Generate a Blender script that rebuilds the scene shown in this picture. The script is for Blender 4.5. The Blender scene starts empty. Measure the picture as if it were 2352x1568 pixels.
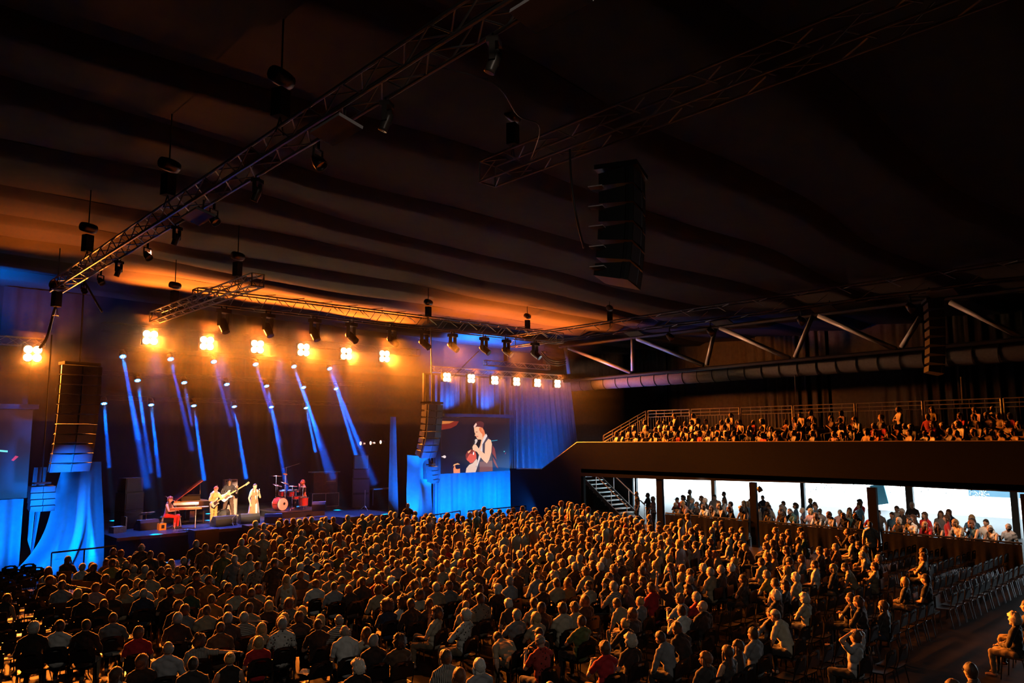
import bpy, bmesh, math, random
import numpy as np
from mathutils import Vector, Matrix
random.seed(7); rng = np.random.default_rng(7)
PI = math.pi
SC = bpy.context.scene
COL = SC.collection

# ------------------------------------------------------------------ camera, world, exposure, large lights
F = 1735.0
CAM_H = 4.8
_yaw, _pit, _rol = math.radians(42.5), math.radians(7.12), math.radians(-0.4)
_f = Vector((math.sin(_yaw)*math.cos(_pit), math.cos(_yaw)*math.cos(_pit), math.sin(_pit)))
_r = Vector((math.cos(_yaw), -math.sin(_yaw), 0)); _u = _r.cross(_f)
RT = _r*math.cos(_rol) + _u*math.sin(_rol); UP = _u*math.cos(_rol) - _r*math.sin(_rol); FW = _f
cam_data = bpy.data.cameras.new('camera'); cam = bpy.data.objects.new('camera', cam_data); COL.objects.link(cam)
cam_data.sensor_width = 36.0; cam_data.lens = 36.0*F/2352.0; cam_data.clip_end = 400; cam_data.clip_start = 0.1
cam.matrix_world = Matrix(((RT.x, UP.x, -FW.x, 0), (RT.y, UP.y, -FW.y, 0), (RT.z, UP.z, -FW.z, CAM_H), (0, 0, 0, 1)))
SC.camera = cam
vs = SC.view_settings; vs.view_transform = 'Standard'; vs.look = 'None'; vs.exposure = 0.0; vs.gamma = 1.0; vs.use_curve_mapping = False
cy = SC.cycles
cy.max_bounces = 3; cy.diffuse_bounces = 0; cy.glossy_bounces = 2; cy.transmission_bounces = 2; cy.volume_bounces = 0
cy.transparent_max_bounces = 48; cy.caustics_reflective = False; cy.caustics_refractive = False
cy.sample_clamp_indirect = 3.0; cy.use_denoising = True; cy.use_light_tree = True

world = bpy.data.worlds.new('overcast_sky'); SC.world = world; world.use_nodes = True
bg = world.node_tree.nodes['Background']; bg.inputs['Color'].default_value = (0.72, 0.9, 1.0, 1); bg.inputs['Strength'].default_value = 13.0
# the open side of the hall under the gallery lets the daylight in: a light portal over that opening
pd = bpy.data.lights.new('daylight_portal', 'AREA'); pd.shape = 'RECTANGLE'; pd.size = 30; pd.size_y = 2.7; pd.cycles.is_portal = True
po = bpy.data.objects.new('daylight_portal', pd); COL.objects.link(po); po.location = (41.3, 14, 1.35)
po.rotation_euler = (PI/2, 0, PI/2)   # faces into the hall

def point(loc, power, color, rad=.2, name='lamp_spill'):
    l = bpy.data.lights.new(name, 'POINT'); l.energy = power; l.color = color; l.shadow_soft_size = rad; o = bpy.data.objects.new(name, l); COL.objects.link(o); o.location = loc; return o
def look(o, tgt):
    d = (Vector(tgt) - o.location).normalized(); o.rotation_euler = d.to_track_quat('-Z', 'Y').to_euler()
def spot(loc, tgt, power, color, deg=60, blend=0.6, rad=0.1, name='stage_light'):
    l = bpy.data.lights.new(name, 'SPOT'); l.energy = power; l.color = color; l.spot_size = math.radians(deg); l.spot_blend = blend
    l.shadow_soft_size = rad; o = bpy.data.objects.new(name, l); COL.objects.link(o); o.location = loc; look(o, tgt); return o
def area(loc, tgt, power, color, sx, sy=None, name='wash_light'):
    l = bpy.data.lights.new(name, 'AREA'); l.energy = power; l.color = color; l.shape = 'RECTANGLE'; l.size = sx; l.size_y = sy or sx
    o = bpy.data.objects.new(name, l); COL.objects.link(o); o.location = loc; look(o, tgt); return o
BLUE = (0.0, 0.16, 1.0); ORANGE = (1.0, 0.22, 0.018); WARM = (1.0, 0.45, 0.13)
HAZE_DENSITY = 0.0005
BLINDER_W = 32000.0; SPILL_W = 6500.0; BEAM_W = 520000.0
# blue uplights standing on the floor at the foot of the side curtains
for (x, y, tx, ty, tz, w) in ((9.2, 30.2, 7.0, 31.8, 1.6, 560), (4.4, 29.6, 5.0, 31.8, 1.6, 420), (25.0, 30.6, 25.4, 33, 1.5, 420), (27.4, 30.4, 27.6, 33, 1.2, 420),
                              (29.6, 30.4, 29.6, 33, 1.5, 400), (32.2, 30.0, 32.6, 34, 4.5, 420), (21.2, 30.0, 22.4, 31.4, 2.2, 320), (5.2, 29.0, 6.6, 31.4, 1.2, 300)):
    spot((x, y, 0.5), (tx, ty, tz), w*4.6, BLUE, 75, 0.9, 0.12, 'curtain_uplight')
# blue wash thrown onto the cloth ceiling from behind the side screens
spot((32.5, 37.5, 8.7), (34.0, 40.5, 12), 22000, BLUE, 100, 1, 0.2, 'ceiling_wash')
spot((3.0, 37.5, 9.2), (5.0, 41.5, 12.4), 6000, BLUE, 80, 1, 0.2, 'ceiling_wash')
# front light on the band from the long truss over the audience
for (x, y, z, tx, ty, tz, w, c, dg) in ((5.9, 20.0, 9.7, 11.3, 33.6, 1.9, 45000, (1, .30, .14), 9), (5.9, 16.0, 9.7, 13.5, 34.6, 1.9, 52000, (1, .5, .18), 8),
        (5.9, 14.0, 9.7, 15.2, 35.0, 1.9, 75000, (1, .62, .36), 7), (12.0, 24.0, 9.6, 15.0, 34.5, 1.8, 14000, (1, .6, .3), 10), (18.5, 28.4, 9.3, 17.7, 34.9, 2.0, 12000, (1, .22, .1), 20)):
    spot((x, y, z), (tx, ty, tz), w, c, dg, 0.35, 0.08, 'band_light')
# orange spots added below the trusses to thicken the rim light on the audience
for x in (12, 15.5, 19, 22.5, 26):
    spot((x, 28.8, 9.1), (x-1, 11, 0.0), 7500, ORANGE, 58, .8, .12, 'audience_fill')
spot((10.5, 23.6, 9.3), (11.0, 9, 0.0), 3600, ORANGE, 66, .8, .12, 'audience_fill'); spot((22, 28.8, 9.1), (16, 8, 0.0), 5600, ORANGE, 54, .8, .12, 'audience_fill')
# purple-red wash over the middle of the stage
spot((15, 36.5, 9.2), (15.5, 34.3, 1), 1500, (.75, .25, .6), 45, 0.9, 0.2, 'stage_wash')
for x in (11, 14, 17, 20):
    spot((x, 36.0, 9.0), (x, 33.4, 1), 14000, (.02, .14, 1), 38, .9, .1, 'stage_floor_fill')  # extra blue spots added to colour the stage floor
for (x, y, a, b, c) in ((6.5, 26.5, 6.5, 30, 3.95), (21.6, 27.5, 22.3, 31, 4.0), (5.4, 27, 5.8, 30, 2.8), (22.4, 28, 23.0, 31.2, 2.9)):
    spot((x, y, 1.7), (a, b, c), 5200, BLUE, 24, 1, .1, 'array_uplight')
# dim fill spot added high behind the camera to lift the audience's backs
spot((2.0, -3.0, 10.5), (10.5, 12, 0), 700, (1.0, 0.86, 0.72), 74, .8, 0.6, 'audience_back_fill')
spot((36.5, 25.5, 2.6), (32.9, 28.6, 1.0), 700, (.65, .9, 1.0), 80, .8, .2, 'stair_fill')  # unseen cool spot added to brighten the stair treads
for y in (20.0, 15.2, 10.6, 8.4): spot((29.7, y, 2.75), (31.0, y, 1.3), 90, (1, .66, .45), 130, 1, .15, 'barrier_fill')  # unseen warm spots added to brighten the people at the barrier
spot((6.4, 32.3, 8.5), (5.67, 17, 10.0), 1600, ORANGE, 26, .9, .15, 'truss_fill'); spot((11.2, 37.0, 9.2), (10.4, 28, 10.0), 500, ORANGE, 40, .9, .15, 'truss_fill')  # orange spots without fixtures, added to light the trusses
spot((10.6, 23.0, 9.6), (11.3, 6.5, 10.9), 260, ORANGE, 14, .9, .1, 'truss_fill'); spot((32.5, 31.5, 8.6), (36.0, 16, 9.3), 3200, (1, .42, .2), 26, .9, .15, 'truss_fill')
# added orange and blue spots, no fixtures, on the right wall, duct and roof truss
spot((31.0, 33.0, 8.0), (45.8, 25.0, 6.5), 2600, ORANGE, 62, .9, .2, 'wall_fill')
spot((33.0, 33.6, 4.2), (37.0, 28.6, 9.0), 1500, BLUE, 42, .8, .2, 'duct_fill')
for x in (26.0, 28.8): spot((x, 33.15, 6.3), (x, 33.9, 7.6), 160, BLUE, 125, 1, .1, 'drape_fill')  # blue spots added on top of the screen to tint the drape above
for x in (4.0, 26.2, 28.8): spot((x, 29.6, .5), (x, 33, 5.9), 700, BLUE, 26, 1, .1, 'valance_wash')

# ------------------------------------------------------------------ helpers
C0 = Vector((0, 0, CAM_H))
def ray(px, py): return RT*(px-1176) + UP*(784-py) + FW*F
def onz(px, py, z): d = ray(px, py); return C0 + d*((z-CAM_H)/d.z)
def onx(px, py, x): d = ray(px, py); return C0 + d*(x/d.x)
def ony(px, py, y): d = ray(px, py); return C0 + d*(y/d.y)
V = Vector

MATS = {}
def mat(name, color=(.5, .5, .5), rough=.6, metal=0., emit=None, strength=0., objcol=False, noise=0., nscale=20., spec=.5, bump=0., pattern=None, attr=None, sheen=0.):
    if name in MATS: return MATS[name]
    m = bpy.data.materials.new(name); m.use_nodes = True; nt = m.node_tree; N = nt.nodes; L = nt.links
    b = N['Principled BSDF']; b.inputs['Base Color'].default_value = (*color, 1); b.inputs['Roughness'].default_value = rough; b.inputs['Metallic'].default_value = metal
    b.inputs['Specular IOR Level'].default_value = spec
    b.inputs['Sheen Weight'].default_value = sheen; b.inputs['Sheen Roughness'].default_value = .35
    src = None
    if objcol:
        oi = N.new('ShaderNodeObjectInfo'); src = oi.outputs['Color']
    if attr:
        at = N.new('ShaderNodeAttribute'); at.attribute_name = attr; src = at.outputs['Color']
    tc = N.new('ShaderNodeTexCoord')
    if pattern:
        if pattern == 'stripe':
            t = N.new('ShaderNodeTexWave'); t.bands_direction = 'Z'; t.inputs['Scale'].default_value = 9; t.inputs['Distortion'].default_value = .6; fac = t.outputs['Fac']
        elif pattern == 'vstripe':
            t = N.new('ShaderNodeTexWave'); t.bands_direction = 'X'; t.inputs['Scale'].default_value = 11; t.inputs['Distortion'].default_value = .8; fac = t.outputs['Fac']
        elif pattern == 'floral':
            t = N.new('ShaderNodeTexVoronoi'); t.inputs['Scale'].default_value = 16; fac = t.outputs['Distance']
        else:
            t = N.new('ShaderNodeTexChecker'); t.inputs['Scale'].default_value = 26; fac = t.outputs['Fac']
        L.new(tc.outputs['Object'], t.inputs['Vector'])
        r = N.new('ShaderNodeValToRGB'); r.color_ramp.interpolation = 'LINEAR'
        e = r.color_ramp.elements
        if pattern == 'floral': e[0].position = .22; e[1].position = .3; e[0].color = (.06, .05, .05, 1); e[1].color = (1, 1, 1, 1)
        else: e[0].position = .42; e[1].position = .55; e[0].color = (.16, .15, .15, 1); e[1].color = (1, 1, 1, 1)
        L.new(fac, r.inputs['Fac'])
        mx = N.new('ShaderNodeMix'); mx.data_type = 'RGBA'; mx.blend_type = 'MULTIPLY'; mx.inputs[0].default_value = 1
        if src is not None: L.new(src, mx.inputs[6])
        else: mx.inputs[6].default_value = (*color, 1)
        L.new(r.outputs['Color'], mx.inputs[7]); src = mx.outputs[2]
    if noise > 0 or bump > 0:
        t = N.new('ShaderNodeTexNoise'); t.inputs['Scale'].default_value = nscale; t.inputs['Detail'].default_value = 4
        L.new(tc.outputs['Object'], t.inputs['Vector'])
        if noise > 0:
            mr = N.new('ShaderNodeMapRange'); mr.inputs['From Min'].default_value = .3; mr.inputs['From Max'].default_value = .7
            mr.inputs['To Min'].default_value = 1-noise; mr.inputs['To Max'].default_value = 1+noise; L.new(t.outputs['Fac'], mr.inputs['Value'])
            vm = N.new('ShaderNodeVectorMath'); vm.operation = 'SCALE'
            if src is not None: L.new(src, vm.inputs[0])
            else: vm.inputs[0].default_value = color
            L.new(mr.outputs['Result'], vm.inputs['Scale']); src = vm.outputs['Vector']
        if bump > 0:
            bp = N.new('ShaderNodeBump'); bp.inputs['Strength'].default_value = bump; bp.inputs['Distance'].default_value = .02
            L.new(t.outputs['Fac'], bp.inputs['Height']); L.new(bp.outputs['Normal'], b.inputs['Normal'])
    if src is not None: L.new(src, b.inputs['Base Color'])
    if emit is not None:
        b.inputs['Emission Color'].default_value = (*emit, 1); b.inputs['Emission Strength'].default_value = strength
    MATS[name] = m; return m

BLACKM = mat('black_metal', (.035, .034, .033), .42, .6)
ALU = mat('aluminium_truss', (.42, .41, .40), .33, .85, noise=.15)
DKALU = mat('dark_coated_truss', (.30, .29, .28), .4, .7)
BLACKP = mat('black_plastic', (.02, .02, .021), .32)
CABIN = mat('speaker_paint', (.10, .105, .12), .55, noise=.15, nscale=60)
GRILLE = mat('speaker_grille', (.11, .115, .14), .6, .3, noise=.4, nscale=260)
BLACKC = mat('black_cloth', (.012, .011, .011), .9, noise=.25, nscale=6)
CURT = mat('grey_curtain_cloth', (.17, .16, .165), .85, noise=.15, nscale=4)
BACKC = mat('backdrop_cloth', (.014, .013, .015), .9, noise=.15, nscale=3)
GALV = mat('galvanised_steel', (.55, .54, .52), .4, .7, noise=.2, nscale=12)
WOODF = mat('worn_hall_floor', (.02, .018, .016), .6, noise=.35, nscale=2.5, bump=.15, spec=.2)
GLASS = mat('lens_glass', (.12, .13, .16), .08, spec=.8)

class MB:
    def __init__(s): s.v = []; s.f = []; s.m = []; s.cur = 0; s.mats = []
    def use(s, m):
        if m not in s.mats: s.mats.append(m)
        s.cur = s.mats.index(m); return s
    def add(s, vs, fs):
        n = len(s.v); s.v.extend([tuple(v) for v in vs]); s.f.extend([tuple(i+n for i in f) for f in fs]); s.m.extend([s.cur]*len(fs)); return s
    def box(s, c, d, rot=None, taper=1.0):
        hx, hy, hz = d[0]/2, d[1]/2, d[2]/2; R = rot or Matrix.Identity(3); c = V(c)
        vs = [c + R @ V((x*hx*(taper if z > 0 else 1), y*hy*(taper if z > 0 else 1), z*hz)) for z in (-1, 1) for y in (-1, 1) for x in (-1, 1)]
        return s.add(vs, [(0, 2, 3, 1), (4, 5, 7, 6), (0, 1, 5, 4), (2, 6, 7, 3), (0, 4, 6, 2), (1, 3, 7, 5)])
    def cyl(s, a, b, r0, r1=None, n=8, cap=True):
        a = V(a); b = V(b); r1 = r0 if r1 is None else r1; d = (b-a)
        if d.length < 1e-6: return s
        d.normalize(); u = d.orthogonal().normalized(); w = d.cross(u)
        vs = []
        for p, r in ((a, r0), (b, r1)):
            for i in range(n):
                t = 2*PI*i/n; vs.append(p + u*(r*math.cos(t)) + w*(r*math.sin(t)))
        fs = [(i, (i+1) % n, n+(i+1) % n, n+i) for i in range(n)]
        if cap: fs += [tuple(range(n-1, -1, -1)), tuple(range(n, 2*n))]
        return s.add(vs, fs)
    def tube(s, pts, r, n=6):
        pts = [V(p) for p in pts]; vs = []; prev = None
        for i, p in enumerate(pts):
            d = (pts[min(i+1, len(pts)-1)] - pts[max(i-1, 0)]).normalized()
            u = d.orthogonal().normalized() if prev is None else (prev - d*prev.dot(d)).normalized()
            prev = u; w = d.cross(u); rr = r[i] if isinstance(r, (list, tuple)) else r
            for k in range(n):
                t = 2*PI*k/n; vs.append(p + u*(rr*math.cos(t)) + w*(rr*math.sin(t)))
        fs = []
        for i in range(len(pts)-1):
            for k in range(n):
                fs.append((i*n+k, i*n+(k+1) % n, (i+1)*n+(k+1) % n, (i+1)*n+k))
        fs += [tuple(range(n-1, -1, -1)), tuple(range((len(pts)-1)*n, len(pts)*n))]
        return s.add(vs, fs)
    def ell(s, c, r, nu=10, nv=7, rot=None, fn=None):
        c = V(c); R = rot or Matrix.Identity(3); vs = []; fs = []
        r = (r, r, r) if isinstance(r, (int, float)) else r
        for j in range(nv+1):
            ph = PI*j/nv
            for i in range(nu):
                th = 2*PI*i/nu; d = V((math.sin(ph)*math.cos(th), math.sin(ph)*math.sin(th), math.cos(ph)))
                p = V((d.x*r[0], d.y*r[1], d.z*r[2]))
                if fn: p = fn(d, p)
                vs.append(c + R @ p)
        for j in range(nv):
            for i in range(nu):
                a = j*nu+i; b = j*nu+(i+1) % nu; fs.append((a, a+nu, b+nu, b))
        return s.add(vs, fs)
    def lathe(s, prof, c=(0, 0, 0), n=16, rot=None):
        R = rot or Matrix.Identity(3); c = V(c); vs = []; fs = []
        for r, z in prof:
            for i in range(n):
                t = 2*PI*i/n; vs.append(c + R @ V((r*math.cos(t), r*math.sin(t), z)))
        for j in range(len(prof)-1):
            for i in range(n):
                a = j*n+i; b = j*n+(i+1) % n; fs.append((a, b, b+n, a+n))
        return s.add(vs, fs)
    def prism(s, poly, o, ux, uy, depth):
        o = V(o); ux = V(ux); uy = V(uy); nrm = ux.cross(uy).normalized(); n = len(poly)
        vs = [o + ux*p[0] + uy*p[1] for p in poly] + [o + ux*p[0] + uy*p[1] + nrm*depth for p in poly]
        return s.add(vs, [tuple(range(n-1, -1, -1)), tuple(range(n, 2*n))] + [(i, (i+1) % n, n+(i+1) % n, n+i) for i in range(n)])
    def grid(s, fn, nu, nv):
        vs = [fn(i/nu, j/nv) for j in range(nv+1) for i in range(nu+1)]
        return s.add(vs, [(j*(nu+1)+i, j*(nu+1)+i+1, (j+1)*(nu+1)+i+1, (j+1)*(nu+1)+i) for j in range(nv) for i in range(nu)])
    def mesh(s, name, m=None, smooth=False):
        me = bpy.data.meshes.new(name); me.from_pydata(s.v, [], s.f)
        ms = s.mats or ([m] if m else [])
        for q in ms: me.materials.append(q)
        if len(ms) > 1: me.polygons.foreach_set('material_index', s.m)
        if smooth: me.shade_smooth()
        me.update(); return me
    def build(s, name, m=None, parent=None, smooth=False, loc=None, rot=None):
        return put(name, s.mesh(name, m, smooth), parent, loc, rot)
def put(name, me, parent=None, loc=None, rot=None, scale=None, color=None):
    o = bpy.data.objects.new(name, me); COL.objects.link(o)
    if parent is not None: o.parent = parent
    if loc is not None: o.location = loc
    if rot is not None: o.rotation_euler = rot
    if scale is not None: o.scale = scale
    if color is not None: o.color = (*color, 1)
    return o
def tag(o, label=None, cat=None, group=None, kind=None):
    if label: o['label'] = label
    if cat: o['category'] = cat
    if group: o['group'] = group
    if kind: o['kind'] = kind
    return o
def thing(name, label, cat, loc=(0, 0, 0), rz=0, group=None):
    o = bpy.data.objects.new(name, None); COL.objects.link(o); o.location = loc; o.rotation_euler = (0, 0, rz); o.empty_display_size = .1
    return tag(o, label, cat, group)
def struct(name, mb, m=None, parent=None, smooth=False):
    o = mb.build(name, m, parent, smooth)
    if parent is None: o['kind'] = 'structure'
    return o
def copy_tree(o, parent=None):
    c = o.copy(); COL.objects.link(c); c.parent = parent
    for ch in o.children: copy_tree(ch, c)
    return c
def rotz(a): return Matrix.Rotation(a, 3, 'Z')
# ------------------------------------------------------------------ the shell of the hall
struct('floor', MB().box((14, 17, -.1), (72, 58, .2)), WOODF)
def roof_z(x): return 12.05 - .028*max(0, x-8) - .02*max(0, -x)
SWAG = mat('ceiling_cloth', (.07, .064, .062), .9, noise=.08, nscale=1.5)
ceil = bpy.data.objects.new('ceiling', None); COL.objects.link(ceil); ceil['kind'] = 'structure'
ys = [43.4, 39.7, 36.3, 32.9, 29.5, 26.0, 22.3, 18.4, 14.6, 10.6, 6.4, 2.0, -2.5, -7.0]
def swag_edge(k, x): return ys[k] + .35*math.sin(x*.16 + k*1.7) + .22*math.sin(x*.43 + k*2.3)
for k in range(len(ys)-1):
    def fn(u, v, k=k):
        x = -20 + 67*u
        ya, yb = swag_edge(k, x), swag_edge(k+1, x); y = ya + (yb-ya)*v
        # the sheet bellies: slow fall away from the stage, then a steep return
        t = v; prof = (t/.84) if t < .84 else (1-t)/.16
        prof = prof*prof*(3-2*prof) * .2 + prof*.8
        amp = .24 + .05*math.sin(x*.3 + k)
        return (x, y, roof_z(x) + .25 - amp*prof + .02*math.sin(x*.9+k*2+v*3))
    MB().grid(fn, 90, 12).build('ceiling_panel', SWAG, ceil, True)
struct('trim_1', MB().box((13.5, 17, 13.6), (70, 58, .2)), BLACKC)          # roof deck over the cloth
# back wall with the black backdrop, folds in the cloth
def pleats(x0, y0, x1, y1, z0, z1, amp, per, n, ph=0, seed=1, gather=0.0):
    a = V((x0, y0, 0)); b = V((x1, y1, 0)); d = b-a; Lh = d.length; d.normalize(); nr = V((-d.y, d.x, 0)); r = random.Random(seed)
    off = [r.uniform(0, 6) for _ in range(6)]
    def w(s): return amp*(math.sin(2*PI*s/per + 1.3*math.sin(s*.7+off[0])) + .5*math.sin(2*PI*s/(per*.53)+off[1]))*(.55+.45*math.sin(s*.5+off[2]))
    def fn(u, v):
        s = u*Lh; q = w(s)*(1-.25*v) + .03*math.sin(v*7+s*3+off[3])
        ss = s + (u-.5)*Lh*gather*(1-v)
        p = a + d*ss + nr*q; return (p.x, p.y, z0 + (z1-z0)*v)
    return MB().grid(fn, n, 6)
struct('wall_back', MB().box((13, 43.9, 6.5), (70, .2, 14)), BLACKC)
bk = pleats(6.2, 43.3, 25.6, 43.3, .9, 12.2, .09, .8, 160, seed=3).build('backdrop', BACKC, None, True); tag(bk, 'black pleated backdrop cloth hanging behind the band', 'backdrop')
struct('wall_left', MB().box((-20, 17, 6.5), (.2, 58, 14)), BLACKC)
struct('wall_rear', MB().box((13, -8, 6.5), (70, .2, 14)), BLACKC)
struct('wall_right', MB().box((46.2, 17, 8.3), (.3, 58, 11.2)), BLACKC)
# brown-black masking curtains along the right side wall, seen over the gallery
for (ya, yb, sd, amp) in ((43.2, 33.2, 5, .10), (33.0, 21.2, 6, .13), (21.0, 8.5, 7, .12), (8.3, -4, 8, .12)):
    o = pleats(45.8, ya, 45.8, yb, 4.6, 11.6, amp, .62, 190, seed=sd).build('masking_curtain', CURT, None, True)
    tag(o, {5: 'dark pleated side-wall curtain nearest the stage corner', 6: 'dark pleated side-wall curtain behind the left end of the gallery railing',
            7: 'dark pleated side-wall curtain behind the middle of the gallery railing', 8: 'dark pleated side-wall curtain at the right edge of the picture'}[sd], 'curtain', 'masking curtains on the right side wall')

# ---- gallery (raised seating) on the right: fascia plane x = 30
FASC = mat('gallery_black_board', (.0035, .0038, .0045), .85, noise=.15, nscale=1.2, spec=.15)
X0 = 30.0
fas = MB().prism([(-3, 2.72), (-3, 4.52), (7.28, 4.5), (27.67, 4.42), (30.34, 2.95), (34.5, 2.9), (34.5, 0), (27.42, 0), (27.42, 2.66), (22.6, 2.69), (12.6, 2.84), (7.6, 2.8)],
                 (X0, 0, 0), (0, 1, 0), (0, 0, 1), .22)
struct('wall_gallery', fas, FASC)
tr = MB().tube([(X0+.02, -3, 4.53), (X0+.02, 7.28, 4.51), (X0+.02, 27.67, 4.44), (X0+.02, 30.34, 2.97)], .025, 5)
struct('trim_2', tr, mat('scuffed_edge_trim', (.35, .25, .18), .5, .3))
struct('trim_3', MB().tube([(X0-.02, 30.36, 2.96), (X0-.02, 32.4, 2.93)], .03, 5), mat('white_edge', (.75, .75, .78), .5))
struct('floor_gallery', MB().box((38, 12.2, 2.95), (16, 30.4, .2)), FASC)
struct('wall_gallery_end', MB().box((35.6, 34.6, 1.5), (11.4, .2, 3.0)).box((41.2, 39.2, 1.5), (.2, 9.3, 3.0)), BLACKC)
# seating steps
ROWX = (31.0, 31.9, 32.8, 33.7); ROWZ = (3.62, 3.92, 4.24, 4.58)
st = MB()
for rx, rz in zip(ROWX, ROWZ): st.box((rx+.45, 11.5, (rz+3.05)/2), (.9, 29, rz-3.05))
st.box((38.5, 11.5, (4.58+3.05)/2), (8, 29, 1.53))
struct('floor_gallery_steps', st, FASC)
# posts of the openings below
for k, (ya, w) in enumerate(((27.35, .14), (22.42, .34), (17.48, .30), (12.45, .34), (7.38, .34))):
    tag(MB().box((30.12, ya, 1.36), (.16, w, 2.76)).build('pillar', FASC), ('slim black pillar left of the stairs under the gallery', 'black pillar right of the white doorway', 'black pillar under the gallery with a small lamp at its top right',
        'black pillar beside the man in the white T-shirt', 'black pillar at the right edge of the open side')[k], 'pillar', 'black pillars under the gallery')
# barrier with black drape, one length per bay
BARM = mat('barrier_drape', (.0035, .0034, .0036), .85, noise=.3, nscale=5, bump=.4, spec=.2)
for k, (ya, yb) in enumerate(((22.05, 17.7), (17.2, 12.7), (12.1, 7.6))):
    t = thing('barrier', ('crowd barrier with black drape, leftmost bay under the gallery', 'crowd barrier with black drape, middle bay under the gallery', 'crowd barrier with black drape above the empty chairs, right bay')[k], 'barrier', (30.0, (ya+yb)/2, 0), 0, 'draped barriers under the gallery')
    h = (ya-yb)/2
    def fn(u, v, h=h, k=k):
        y = -h + 2*h*u; q = .03*math.sin(y*9+k)+.02*math.sin(y*23)
        return (-.06+q*(1-v), y, .13 + .08*math.sin(y*2.2+k) * (1-v) + (1.08-.13)*v)
    MB().grid(fn, 60, 5).build('drape', BARM, t, True)
    MB().tube([(0, -h, 1.12), (0, h, 1.12)], .035, 8).build('rail', BLACKM, t)
    for q in range(4):
        y = -h+.1+q*(2*h-.2)/3; MB().tube([(.05, y, 0), (.05, y, 1.1)], .025, 6).build('post', BLACKM, t)
# stairs behind the first opening, rising towards the stage
STEP = mat('pale_stair_tread', (.75, .8, .82), .5)
t = thing('staircase', 'pale open staircase with slanted handrails behind the first opening', 'staircase', (32.2, 0, 0))
a = onx(1432, 1190, 32.2); b = onx(1338, 1118, 32.2)
ns = 13
for i in range(ns):
    f = i/(ns-1); y = a.y + (b.y-a.y)*f*1.15; z = .18 + 2.5*f
    MB().box((.75, y, z), (1.5, .34, .05)).build('tread', STEP, t)
rz = (2.6)/((b.y-a.y)*1.15)
for xx in (0, 1.5):
    MB().prism([(a.y-.25, -.02), (a.y-.25, .22), (a.y+(b.y-a.y)*1.15, 2.85), (a.y+(b.y-a.y)*1.15, 2.6)], (xx-.03, 0, 0), (0, 1, 0), (0, 0, 1), .06).build('stringer', mat('stair_steel', (.3, .27, .26), .4, .6), t)
    MB().tube([(xx, a.y-.3, 1.0), (xx, a.y+(b.y-a.y)*1.15, 3.6)], .03, 6).build('handrail', GALV, t)
    for q in range(4):
        f = q/3; y = a.y-.25+(b.y-a.y)*1.1*f; MB().tube([(xx, y, .1+2.5*f), (xx, y, 1.02+2.5*f)], .02, 5).build('post', GALV, t)
struct('wall_stair', MB().box((39.0, (onx(1455, 1140, 34.6).y*0+onx(1455, 1140, 39).y+34.5)/2, 1.4), (.15, 34.5-onx(1455, 1140, 39).y, 2.8)), mat('teal_dark_wall', (.03, .07, .09), .7))
# open side: mullions, outside ground, hedge and buildings far out
for k, (px, w) in enumerate(((1462, .15), (1640, .25), (1845, .22), (2090, .35), (2330, .3))):
    p = onx(px, 1140, 41.0)
    tag(MB().box((41, p.y, 1.4), (.2, w, 2.8)).build('window_mullion', mat('mullion_grey', (.25, .27, .28), .5)), None, None, None, 'structure')
struct('ground', MB().box((110, 30, -.12), (138, 220, .2)), mat('pale_paving', (.78, .80, .80), .8, noise=.08, nscale=.6))  # even pale concrete tone
_ya, _yb = onx(2227, 1140, 66).y, onx(2345, 1150, 66).y
bw = MB().box((66, (_ya+_yb-3)/2, 2.2), (.4, _ya-_yb+3, 4.6)); tag(bw.build('building', mat('blue_grey_cladding', (.10, .20, .27), .7)), 'pale blue panelled wall outside beyond the right opening', 'building')
LEAF = mat('glare_white_leaves', (.86, .92, .90), .8, noise=.12, nscale=3)  # outdoor overexposure put into the leaf colour instead of green
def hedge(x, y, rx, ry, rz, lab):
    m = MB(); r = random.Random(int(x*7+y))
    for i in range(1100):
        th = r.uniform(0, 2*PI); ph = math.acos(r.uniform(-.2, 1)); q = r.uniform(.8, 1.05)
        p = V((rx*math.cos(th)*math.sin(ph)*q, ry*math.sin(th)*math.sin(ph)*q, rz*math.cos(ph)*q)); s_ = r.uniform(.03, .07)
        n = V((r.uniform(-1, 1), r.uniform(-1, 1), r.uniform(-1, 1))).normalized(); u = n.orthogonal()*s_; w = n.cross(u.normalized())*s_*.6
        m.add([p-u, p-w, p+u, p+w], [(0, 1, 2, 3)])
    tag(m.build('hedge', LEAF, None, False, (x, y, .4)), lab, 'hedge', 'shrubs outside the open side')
for (px, x, rx, ry, rz, lab) in ((1935, 60, 1.2, 2.5, 1.4, 'shrub coloured near-white for outdoor glare, seen between the second and third pillars'), (1990, 64, 1.2, 2.2, 1.8, 'shrub coloured near-white for outdoor glare just left of the third pillar'), (2035, 62, 1.2, 1.5, 1.4, 'shrub coloured near-white for outdoor glare, right of the third pillar'), (2190, 62, 1.3, 2.2, 1.8, 'shrub coloured near-white for outdoor glare left of the blue panelled wall')):
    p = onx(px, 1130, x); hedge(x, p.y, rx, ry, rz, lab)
# vertical gallery sign-like dark board leaning outside
p = onx(2020, 1140, 52); tag(MB().box((52, p.y, .8), (.1, .9, 1.3), Matrix.Rotation(-.2, 3, 'X')).build('advertising_board', mat('teal_board', (.05, .22, .3), .5)), 'dark teal advertising board standing outside right of the third pillar', 'board')

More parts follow.
